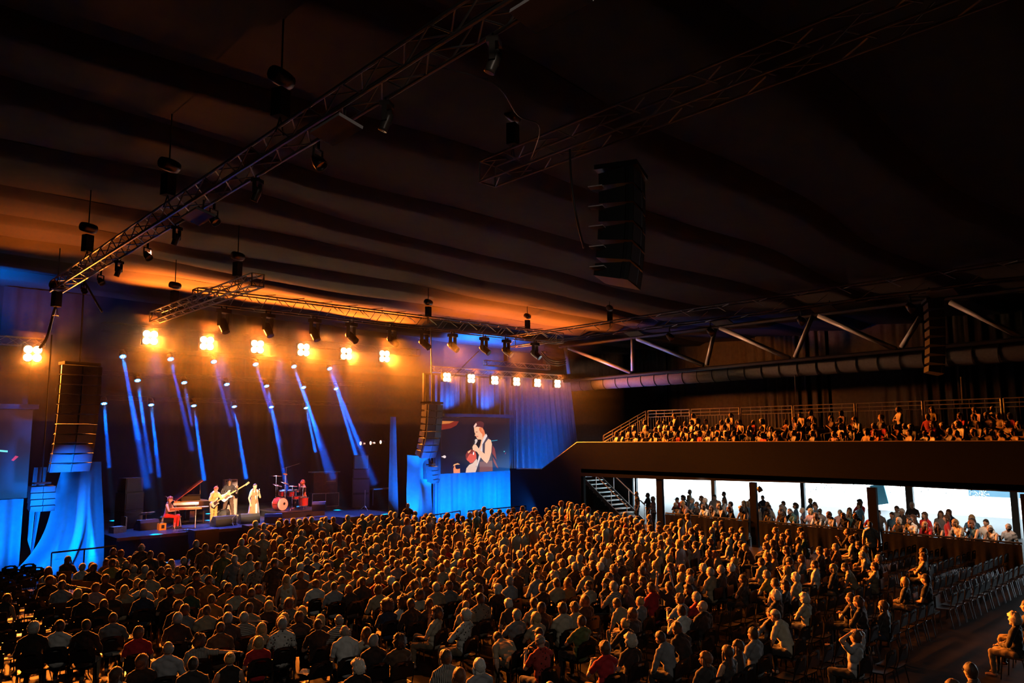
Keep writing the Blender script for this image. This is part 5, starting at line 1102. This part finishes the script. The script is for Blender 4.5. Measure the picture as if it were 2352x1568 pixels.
for a in ann:
    x, y, h, tp, ps, px, py = a; hs, hcol, hw = HC[h]; tcol, pat, tw = TC[tp]; ri, ci = rank[id(a)]
    pk = {'C': 'C', 'S': 'S', 'W': 'W'}.get(ps, ps)
    if ps == 'n': pk = r5.choice('nnnnmxr' if r5.random() < .5 else 'nnnlmf')
    P = pose(pk); female = h in 'lLoyWpPCac'
    kind = 'tank' if (h in 'pPlL' and r5.random() < .35) else ('long' if r5.random() < (.45 if tp in 'kKgnT' else .15) else 'short')
    w = PW.get(ps, ''); lab = '%s person%s in %s, %s from left in %s row up' % (hw, (' ' + w if ps in 'clhudbgekPSCW' and w else ''), tw, ordn(ci), ordn(ri))
    if ps == 'W': lab = 'close-cropped man in a white T-shirt walking before the barrier under the gallery'
    rz = heading(x, y) if ps != 'W' else -.9
    if abs(py-1396) < 6 and 985 < px < 1003: rz += .55
    if abs(py-1410) < 4 and 1050 < px < 1075: rz += .40
    sc = (r5.uniform(.88, .95) if female else r5.uniform(.94, 1.02))
    if px > 2190 and py > 1380: sc *= 1.0
    t = person(lab, (x, y, 0), rz, P, (hs, jitc(hcol, .25)), (kind, jitc(tcol), pat), r5.choice([(.02, .02, .025), (.04, .05, .09), (.25, .19, .12), (.05, .045, .04)]), r5.choice(SKINS), 'audience on the main floor', sc, face=(px > 1500 or pk in 'rf'), glasses=r5.random() < .22 and px > 1000, shoes=(.05, .04, .04) if py > 1430 else None)
    if ps not in 'SCW': seated.append((x, y, rz))
# ---- the rest of the crowd: low versions joined into one mesh each
def crowd(name, items, label, cat, group=None):
    VV, FF, CC, n = [], [], [], 0
    for (x, y, z, rz, pk, hk, tk, sk, sc) in items:
        P = pose(pk); c, s_ = math.cos(rz), math.sin(rz); R = np.array([[c, s_, 0], [-s_, c, 0], [0, 0, 1]])*sc
        hs, hcol, _ = HC[hk]; tcol = jitc(TC[tk][0], .2)
        if name != 'x':
            v = P.lv.copy(); tg, tt = P.ltag, P.lt; col = np.tile(np.array(sk), (len(v), 1)).astype(np.float32)
            top = np.isin(tg, ('torso', 'pelvis')) | ((tg == 'uarm') & (tt < .7)); col[top] = tcol; lg = np.isin(tg, ('thigh', 'shin', 'foot')); col[lg] = (.03, .03, .04)
            cen = v[top].mean(axis=0); v[top] = v[top] + (v[top]-cen)*np.array([.06, .06, 0])
            VV.append(v @ R + (x, y, z)); FF.append(P.lf + n); CC.append(col); n += len(v)
        if hs:
            m = hairm(hs); hv = np.empty(len(m.vertices)*3, np.float32); m.vertices.foreach_get('co', hv); hv = hv.reshape(-1, 3); M = np.array(P.HM)
            hv = hv @ M[:3, :3].T + M[:3, 3]; m.calc_loop_triangles(); tr = np.empty(len(m.loop_triangles)*3, np.int32); m.loop_triangles.foreach_get('vertices', tr)
            VV.append(hv @ R + (x, y, z)); FF.append(tr.reshape(-1, 3)+n); CC.append(np.tile(np.array(jitc(hcol, .2)), (len(hv), 1)).astype(np.float32)); n += len(hv)
    Vx = np.concatenate(VV).astype(np.float32); Fx = np.concatenate(FF).astype(np.int32); Cx = np.concatenate(CC)
    me = bpy.data.meshes.new(name); me.vertices.add(len(Vx)); me.vertices.foreach_set('co', Vx.ravel()); me.loops.add(len(Fx)*3); me.loops.foreach_set('vertex_index', Fx.ravel())
    me.polygons.add(len(Fx)); me.polygons.foreach_set('loop_start', np.arange(0, len(Fx)*3, 3, dtype=np.int32)); me.polygons.foreach_set('loop_total', np.full(len(Fx), 3, np.int32))
    me.update(calc_edges=True); ca = me.color_attributes.new('Col', 'FLOAT_COLOR', 'POINT'); ca.data.foreach_set('color', np.concatenate([Cx, np.ones((len(Cx), 1))], axis=1).astype(np.float32).ravel())
    me.materials.append(mat('crowd', attr='Col', rough=.75, sheen=.5)); me.shade_smooth()
    o = put(name, me); tag(o, label, cat, group, 'stuff'); return o
def inpoly(x, y, P):
    c = False; j = len(P)-1
    for i in range(len(P)):
        if (P[i][1] > y) != (P[j][1] > y) and x < (P[j][0]-P[i][0])*(y-P[i][1])/(P[j][1]-P[i][1])+P[i][0]: c = not c
        j = i
    return c
def proj(p):
    d = V(p)-C0; z = d.dot(FW); return 1176+F*d.dot(RT)/z, 784-F*d.dot(UP)/z
POLY = [(560, 1222), (700, 1205), (800, 1197), (880, 1190), (960, 1178), (1050, 1180), (1150, 1172), (1300, 1160), (1350, 1170), (1450, 1182), (1500, 1196), (1560, 1200), (1640, 1215), (1700, 1226), (1640, 1262), (1560, 1290), (1400, 1296), (1200, 1290), (1000, 1296), (800, 1306), (700, 1282), (600, 1268), (560, 1240)]
far = []
for k in range(40):
    y = 7.2 + .93*k - .93*6
    for i in range(90):
        x = 2 + .50*i + r5.uniform(-.09, .09) + .25*(k % 2); yy_ = y + r5.uniform(-.1, .1); px, py = proj((x, yy_, 1.23))
        if not inpoly(px, py, POLY): continue
        if min((math.hypot((x-a[0])/.44, (yy_-a[1])/.6) for a in ann)) < 1: continue
        if r5.random() < .04: continue
        hk = r5.choice('ggwbbddnnnllLooyywccCkpP'); tk = r5.choice('kkKKwwGgttttbnTroppyOeeeee'); st_ = r5.random() < .06
        far.append((x, yy_, 0, heading(x, yy_), 'S' if st_ else r5.choice('nnnnmxlrcchf'), hk, tk, r5.choice(SKINS), r5.uniform(.92, 1.04)))
# front edge of the crowd right below the stage, standing and clapping
for i in range(26):
    px = 590+i*16+r5.uniform(-4, 4); q = onz(px, 1216-(px-590)*.075 + r5.uniform(-3, 3), 1.45)
    far.append((q.x, q.y, 0, heading(q.x, q.y), r5.choice('SCSnn'), r5.choice('bgBdnwg'), r5.choice('KbtkpG'), r5.choice(SKINS), r5.uniform(.94, 1.04)))
crowd('seated_crowd', far, 'distant rows of seated audience packed between the stage and the gallery stairs', 'crowd')
FAR_SEATS = [(f[0], f[1], f[3]) for f in far if f[4] not in 'SC']
# ---- gallery audience on the right
gal = []
for rr in range(4):
    n = 0
    for i in range(60):
        y = 26.0 - i*.43 + r5.uniform(-.07, .07); x = ROWX[rr]+.35 + r5.uniform(-.05, .05); px, py = proj((x, y, ROWZ[rr]+1.2))
        dens = (.80, .85, .72, .38)[rr]
        if 1880 < px < 1900+rr*5: continue
        if y < 3 or y > 26.2-rr*.15: continue
        if r5.random() > dens: continue
        gal.append((x, y, ROWZ[rr], 1.05 + r5.uniform(-.25, .25), r5.choice('nnmxhlcrfn'), r5.choice('ggwbddnnnllLooyyckpC'), r5.choice('wweetttGGpprroykKbfs'.replace('f', 't').replace('s', 'w')), r5.choice(SKINS), r5.uniform(.92, 1.02)))
    # benches
crowd('gallery_crowd', gal, 'spectators lit orange sitting in four raised rows of the right gallery', 'crowd')
bt = thing('gallery_bench', 'stepped black benches under the gallery spectators', 'bench', (0, 0, 0))
for rr in range(4): MB().box((ROWX[rr]+.35, 14.5, ROWZ[rr]+.42), (.42, 23.4, .06)).build('seat', BLACKP, bt); MB().box((ROWX[rr]+.35, 14.5, ROWZ[rr]+.2), (.1, 23.4, .4)).build('support', BLACKM, bt)
# ---- people behind the draped barrier
k = 0; stand = []
for (ya, yb) in ((21.9, 17.9), (17.1, 12.9), (12.0, 7.8)):
    n = int((ya-yb)/.5)
    for i in range(n):
        y = ya - (i+.5)*(ya-yb)/n + r5.uniform(-.08, .08); k += 1; pk = r5.choice('BBBBQ'); hk = 'gwLdnlyoCcdpylonbWdLlyogd'[k % 24]; tk = 'wGpkwteKkgkTpwGknkwrkeB'[k % 23]; hs, hcol, hw = HC[hk]; tcol, pat, tw = TC[tk]
        person('%s person in %s %s the barrier, %s from left' % (hw, tw, 'leaning on' if pk == 'B' else 'standing at', ordn(k)), (30.52 if pk == 'B' else 30.6, y, 0), 1.25+r5.uniform(-.3, .3), pose(pk), (hs, jitc(hcol, .2)), (r5.choice(('short', 'tank', 'short')), jitc(tcol), pat), (.03, .03, .05), r5.choice(SKINS), 'onlookers at the draped barrier', r5.uniform(.93, 1.04), face=True)
for (x0, dens, cnt) in ((31.4, 1, 20), (32.4, 1, 12), (33.8, 1, 8), (36, 1, 6)):
    for i in range(cnt):
        y = 21.8 - i*(14.2/cnt) - r5.uniform(0, .5) - (x0-31.4)*.0; y += (x0-30)*.55
        stand.append((x0+r5.uniform(-.3, .3), y, 0, 1.1+r5.uniform(-.7, .7), r5.choice('SXQS'), r5.choice('gwbddnnlLoykc'), r5.choice('kknwGgBTrpK'), r5.choice(SKINS), r5.uniform(.95, 1.05)))
crowd('standing_crowd', stand, 'backlit onlookers standing under the gallery behind the people at the barrier', 'crowd')
for (px, py, x, pk, hk, tk, lab) in ((1463, 1137, 33.5, 'S', 'z', 'k', 'close-cropped man in a black T-shirt standing in the bright doorway by the stairs'), (1488, 1143, 33.0, 'Q', 'n', 'g', 'brown-haired person in grey shirt and blue shorts right of the man in the doorway'), (1500, 1158, 31.2, 'X', 'y', 'p', 'blond-bobbed person in pink blouse against the pillar right of the doorway')):
    p = onx(px, py, x); hs, hcol, _ = HC[hk]; person(lab, (p.x, p.y, 0), 1.0, pose(pk), (hs, hcol), ('short', TC[tk][0], None), (.03, .03, .04), SKINS[0], None, 1.0, face=True)

# ---- the band
def wm(t, p): return Matrix.Translation(t.location) @ Matrix.Rotation(t.rotation_euler[2], 4, 'Z') @ V(p)
pp = onz(383, 1213, SZ)
P1 = make_pose('pianist', lean=.12, nod=.25, yaw=-.1, R='keys', L='cross')
BP = (pp.x, pp.y, SZ)
t1 = person('short-haired pianist in dark sleeveless top and red trousers playing at the piano', BP, -2.35, P1, ('thick', (.20, .05, .02)), ('tank', (.14, .07, .05), None), (.75, .03, .02), (.70, .42, .32), None, 1.0, True, shoes=(.03, .02, .02))
gp = onz(489, 1204, SZ); P2 = make_pose('guitarist', seat=False, lean=.14, nod=.6, R='pluck', L='neck')
t2 = person('guitarist in a tan boiler suit looking down with hair tied in a topknot', (gp.x, gp.y, SZ), -2.75, P2, ('topknot', (.45, .08, .03)), ('suit', (.78, .48, .20), None), (.6, .4, .2), (.70, .35, .22), None, .97, True, shoes=(.04, .02, .02)); 
bp = onz(524, 1189, SZ); P3 = make_pose('bassist', seat=False, lean=-.02, R='pluck', L='neck', legs='wide')
t3 = person('long-haired bearded bass player in black jacket, white shirt and dark trousers', (bp.x, bp.y, SZ), 2.75, P3, ('long', (.03, .015, .01)), ('long', (.03, .028, .035), None), (.06, .03, .022), (.72, .36, .20), None, 1.06, True, shoes=(.8, .6, .5))
sp_ = onz(582, 1200, SZ); P4 = make_pose('singer', seat=False, lean=.03, nod=.2, yaw=-.2, R='side', L='mic')
t4 = person('singer in long sleeveless brown coat with cream lapels holding a microphone', (sp_.x, sp_.y, SZ), -2.9, P4, ('crop', (.10, .04, .02)), ('coat', (.30, .14, .07), None), (.55, .52, .50), (.80, .48, .28), None, 1.0, True, shoes=(.5, .35, .3))
co = MB()
def coat(u, v):
    a = -PI*.5 + .32 + (2*PI-.64)*u + PI; r1 = .175+.07*v; x = r1*math.cos(a+PI/2)*1.0; y = (.135+.075*v)*math.sin(a+PI/2)
    w = .018*math.sin(u*30)*v; return (x*(1+w), y*(1+w)-.0, 1.06 - .72*v)
co.grid(lambda u, v: ((.175+.085*v)*math.sin(.28+(2*PI-.56)*u)*(1+.04*math.sin(u*40)*v), (.135+.085*v)*math.cos(.28+(2*PI-.56)*u), 1.05-.62*v), 40, 8); o = co.build('coat_skirt', CLOTH, t4, True); o.color = (.30, .14, .07, 1)
for s_ in (-1, 1):
    o = MB().add([(s_*.05, .075, 1.47), (s_*.125, .10, 1.40), (s_*.09, .150, 1.22), (s_*.03, .150, 1.02), (s_*.02, .140, 1.25)], [(0, 1, 2, 3, 4)]).build('lapel', mat('cream_lapel', (.85, .72, .58), .7), t4)
el, wr = P4.__dict__['wr-1']; d = (wr-el).normalized()
def held(name, label, cat, mbs, t):
    r = thing(name, label, cat, t.location, t.rotation_euler[2]); 
    for nm, mb, m in mbs: mb.build(nm, m, r, True)
    return r
hx = wr + d*.07; held('microphone', 'hand-held microphone at the singer\'s mouth', 'microphone', (('handle', MB().tube([hx-V((0, .03, .10)), hx+V((0, .0, .06))], .013, 8), BLACKM), ('grille', MB().ell(hx+V((0, .01, .09)), .027, 10, 8), GALV)), t4)
GW = mat('white_guitar_body', (.85, .78, .72), .25); MAPLE = mat('maple_neck', (.75, .42, .18), .4); PG = mat('dark_pickguard', (.08, .03, .02), .4)
def guitar(t, c, ang, sc, label, body=GW):
    r = thing('electric_guitar' if sc < 1 else 'bass_guitar', label, 'guitar', t.location, t.rotation_euler[2]); R = Matrix.Rotation(ang, 3, 'Y')
    poly = [(-.30, -.10), (-.26, -.17), (-.12, -.16), (-.02, -.12), (.10, -.16), (.16, -.14), (.10, -.06), (.08, 0), (.11, .06), (.20, .13), (.14, .17), (.02, .13), (-.10, .13), (-.24, .17), (-.31, .10), (-.33, 0)]
    U = R @ V((-1, 0, 0)); W = V((0, 0, 1)); W = R @ W; c = V(c)
    MB().prism([(x*sc, y*sc) for x, y in poly], c, U, W, .045).build('body', body, r)
    MB().prism([(x*sc*.6, y*sc*.55) for x, y in poly], c + V((0, .05, 0)), U, W, .006).build('pickguard', PG, r)
    n0 = c + U*.05*sc + V((0, .045, 0)); n1 = c + U*.86*sc + V((0, .045, 0)); MB().box((n0+n1)/2, ((n1-n0).length, .025, .055), R).build('neck', MAPLE, r)
    h0 = c + U*.92*sc + V((0, .045, 0)); MB().box(h0, (.19*sc, .02, .085), R @ Matrix.Rotation(.15, 3, 'Y')).build('headstock', MAPLE, r)
    for q in range(4): MB().cyl(h0+U*(q-1.5)*.04+W*.04, h0+U*(q-1.5)*.04+W*.075, .01, n=5).build('tuning_peg', CHR, r)
    MB().tube([c+U*.1*sc+V((0, -.02, 0)), V((-.12, .1, 1.40)), V((-.05, -.12, 1.45)), V((.12, -.14, 1.2)), c-U*.25*sc], .012, 5).build('strap', BLACKC, r)
    return r
guitar(t3, (.05, .20, 1.08), .55, 1.1, 'white bass guitar with pale wooden neck held by the bass player')
guitar(t2, (.08, .19, .98), .45, .85, 'small white electric guitar held low by the guitarist in tan')
dp = onz(706, 1168, RZ); P5 = make_pose('drummer', lean=.05, nod=-.1, R='drum', L='chin')
t5 = person('short-haired drummer in a tight top behind the drum kit, coloured as red-lit', (18.03, 35.05, RZ), 1.45, P5, ('crop', (.25, .05, .02)), ('short', (.40, .10, .03), None), (.10, .06, .05), (.55, .16, .08), None, 1.05, True)  # red stage light put into the hair and skin colours
tp_ = onz(937, 1160, 1.63); t6 = person('technician with headset in black T-shirt standing at the right stage corner', (tp_.x, tp_.y, 0), 2.6, pose('X'), ('crop', (.05, .03, .02)), ('short', (.02, .02, .02), None), (.02, .02, .02), (.45, .28, .2), None, 1.0, True)
# ------------------------------------------------------------------ chairs
SEATP = mat('chair_black_plastic', (.014, .014, .015), .3, spec=.4); FRM = mat('chair_frame', (.04, .04, .042), .3, .8)
def chair_parts():
    def sf(u, v): return ((u-.5)*.42*(1-.12*v*v*0), (v-.5)*.42, .45 - .02*math.sin(PI*v) + .012*(2*abs(u-.5))**2 - .03*max(0, v-.85)*4)
    seat = MB().grid(sf, 6, 6); seat.grid(lambda u, v: (sf(u, v)[0], sf(u, v)[1], sf(u, v)[2]-.02), 6, 6); sm = seat.mesh('seat', SEATP, True)
    back = MB(); n = 14
    def rim(t, k): a = PI*t; w = .21*k; return (w*math.cos(a)*(1-.0*t), -.215 - .05*math.sin(a)*.5 , .60 + .22*math.sin(a)*k+.02)
    pts = []
    outer = [(-.21, .56), (-.215, .70), (-.195, .79), (-.14, .845), (0, .86), (.14, .845), (.195, .79), (.215, .70), (.21, .56)]
    inner = [(-.09, .765), (-.10, .785), (-.09, .80), (-.05, .815), (0, .82), (.05, .815), (.09, .80), (.10, .785), (.09, .765)]
    dp = lambda x, z: -.20 - .12*(z-.45) - .03*(1-(x/.215)**2)
    for d_ in (0, -.018):
        vs = [(x, dp(x, z)+d_, z) for x, z in outer] + [(x, dp(x, z)+d_, z) for x, z in inner]
        back.add(vs, [(i, i+1, 9+i+1, 9+i) for i in range(8)] + [(0, 9, 17, 8)])
    bm_ = back.mesh('backrest', SEATP)
    leg = {}
    for s_ in (-1, 1):
        leg[(s_, 1)] = MB().tube([(s_*.20, .17, .44), (s_*.215, .22, 0)], .0125, 5).mesh('leg', FRM); leg[(s_, -1)] = MB().tube([(s_*.20, -.17, .44), (s_*.215, -.25, 0)], .0125, 5).mesh('leg', FRM)
    fr = MB()
    for s_ in (-1, 1): fr.tube([(s_*.205, .16, .43), (s_*.205, -.19, .44), (s_*.215, -.235, .60), (s_*.205, -.25, .80)], .0125, 5)
    fr.tube([(-.2, .16, .43), (.2, .16, .43)], .011, 5); fr.tube([(-.2, -.16, .43), (.2, -.16, .43)], .011, 5)
    return sm, bm_, leg, fr.mesh('frame', FRM)
cs, cb, cl, cf = chair_parts()
def chair(x, y, rz, label, group):
    t = thing('stacking_chair', label, 'chair', (x, y, 0), rz, group); put('seat', cs, t); put('backrest', cb, t); put('frame', cf, t)
    for k in cl: put('leg', cl[k], t)
    return t
RP = [(1430, 1568), (1560, 1500), (1660, 1420), (1790, 1385), (1900, 1335), (1955, 1268), (2020, 1262), (2200, 1272), (2345, 1296), (2352, 1335), (2240, 1400), (2130, 1440), (2000, 1568)]
LP_ = [(-60, 1300), (95, 1325), (130, 1395), (330, 1470), (200, 1568), (-60, 1568)]
MP = [(560, 1568), (600, 1490), (760, 1480), (900, 1500), (960, 1568)]
HP = [(780, 1360), (860, 1350), (900, 1400), (860, 1440), (780, 1430)]
emp = []
for k in range(-6, 24):
    y = 7.2 + .95*k
    if y < 1.5: continue
    for i in range(70):
        x = .6 + .53*i; px, py = proj((x, y, .45)); reg = None
        for nm, Q in (('R', RP), ('L', LP_), ('M', MP), ('H', HP)):
            if inpoly(px, py, Q): reg = nm
        if not reg: continue
        if any(math.hypot((x-a[0])/.45, (y-a[1])/.55) < 1 for a in ann): continue
        if x > 29.4: continue
        emp.append((k, x, y, reg))
WHERE = {'R': 'on the right', 'L': 'at the lower left corner', 'M': 'bottom left of centre', 'H': 'in the middle gap'}
cnt = {}
ks = sorted({e[0] for e in emp}); 
for (k, x, y, reg) in emp:
    cnt[(k, reg)] = cnt.get((k, reg), 0)+1
    chair(x + r5.uniform(-.02, .02), y + r5.uniform(-.02, .02), r5.uniform(-.04, .04), 'empty black chair %s, %s from left in %s row up' % (WHERE[reg], ordn(cnt[(k, reg)]), ordn(ks.index(k)+1)), 'empty black chairs')
near = sorted(seated, key=lambda s_: (V((s_[0], s_[1], 0))).length)
lim = max(0, 295-len(emp)); 
for i, (x, y, rz) in enumerate(near[:lim]):
    j = min(range(len(ann)), key=lambda q: math.hypot(ann[q][0]-x, ann[q][1]-y)); ri, ci = rank[id(ann[j])]
    chair(x, y+.02, rz*.7, 'black chair under the person %s from left in %s row up' % (ordn(ci), ordn(ri)), 'occupied black chairs')
rest = near[lim:] + FAR_SEATS
bm_ = MB()
for (x, y, rz) in rest:
    R = rotz(rz*.7); c = V((x, y, 0))
    bm_.box(c+V((0, 0, .44)), (.42, .42, .03), R); bm_.box(c + R @ V((0, -.23, .72)), (.40, .025, .26), R)
    for a_ in (-1, 1):
        for b_ in (-1, 1): bm_.cyl(c + R @ V((a_*.2, b_*.18, .43)), c + R @ V((a_*.21, b_*.22, 0)), .012, n=3, cap=False)
o = bm_.build('distant_chairs', SEATP); tag(o, 'black chairs under the far rows of the seated audience', 'chairs', None, 'stuff')
# small things left on chairs and floor at the left
p = onz(71, 1358, .75); t = thing('drinking_cup', 'pinkish plastic cup standing on a chair at the left edge', 'cup', (p.x, p.y, .46)); MB().lathe([(0, 0), (.03, 0), (.042, .12), (.04, .12), (.028, .005)], (0, 0, 0), 12).build('cup', mat('cup_plastic', (.8, .5, .5), .3), t)
for k, (px, py, lab) in enumerate(((60, 1390, 'crumpled paper programme on an empty chair at the far left'), (700, 1545, 'bright paper programme on a chair at the bottom left of the middle'), (272, 1502, 'paper programme beside the red-shirted person'), (358, 1515, 'small paper programme left of the balding person in pale grey'))):
    p = onz(px, py, .48); m = MB().grid(lambda u, v: ((u-.5)*.3, (v-.5)*.21, .02*math.sin(u*6+v*3)+.02*abs(u-.5)), 6, 4); o = m.build('paper_programme', mat('paper_cream', (.8, .74, .6), .7), None, False, (p.x, p.y, .48), (0.1, 0, k*.7)); tag(o, lab, 'leaflet', 'paper programmes left on chairs')
# ------------------------------------------------------------------ stage haze in stacked layers, thickened upward to shape the lamp glow
for (z0, z1, dn, lab) in ((.05, 5.4, HAZE_DENSITY*.8, 'thin smoke haze over the stage floor'), (5.4, 6.2, HAZE_DENSITY*1.8, 'second lowest layer of smoke haze over the stage'), (6.2, 6.9, HAZE_DENSITY*2.4, 'third lowest layer of smoke haze over the stage'), (6.9, 7.5, HAZE_DENSITY*4, 'smoke haze layer just below the lamp trusses of the stage'),
                          (7.5, 8.1, HAZE_DENSITY*6.5, 'smoke haze layer under the orange lamps'), (8.1, 10.3, HAZE_DENSITY*9.5, 'thickest smoke haze glowing around the orange lamps')):
  hz_ = MB().box((12.0, 35.2, (z0+z1)/2), (43.6, 15.6, z1-z0-.006)).build('haze'); hm = bpy.data.materials.new('stage_haze'); hm.use_nodes = True; nt = hm.node_tree; nt.nodes.remove(nt.nodes['Principled BSDF'])
  vsn = nt.nodes.new('ShaderNodeVolumeScatter'); vsn.inputs['Color'].default_value = (1, 1, 1, 1); vsn.inputs['Density'].default_value = dn; vsn.inputs['Anisotropy'].default_value = .3
  nt.links.new(vsn.outputs[0], nt.nodes['Material Output'].inputs['Volume']); hz_.data.materials.append(hm); tag(hz_, lab, 'haze', 'layers of smoke haze over the stage', 'stuff')
for (ya, za, xa, xb, rr, lab) in ((37.7, 9.5, 8.5, 27.0, 1.1, 'faint smoke tube added as a halo for the six big orange lamps'), (37.75, 9.5, 9.2, 26.2, .55, 'inner smoke tube added as a halo for the six big orange lamps'), (32.8, 8.1, 24.2, 35.0, .5, 'smoke tube added as a halo for the small orange lamps over the right screen'), (32.8, 8.0, 3.0, 7.0, .8, 'smoke tube added as a halo for the single orange lamp on the left')):
    hm = hm.copy(); [q for q in hm.node_tree.nodes if q.type == 'VOLUME_SCATTER'][0].inputs['Density'].default_value = .022  # tubes of thicker haze added to give the lamps their halos
    tag(MB().cyl((xa, ya, za), (xb, ya, za), rr, n=28).build('haze', hm), lab, 'haze', 'layers of smoke haze over the stage', 'stuff')
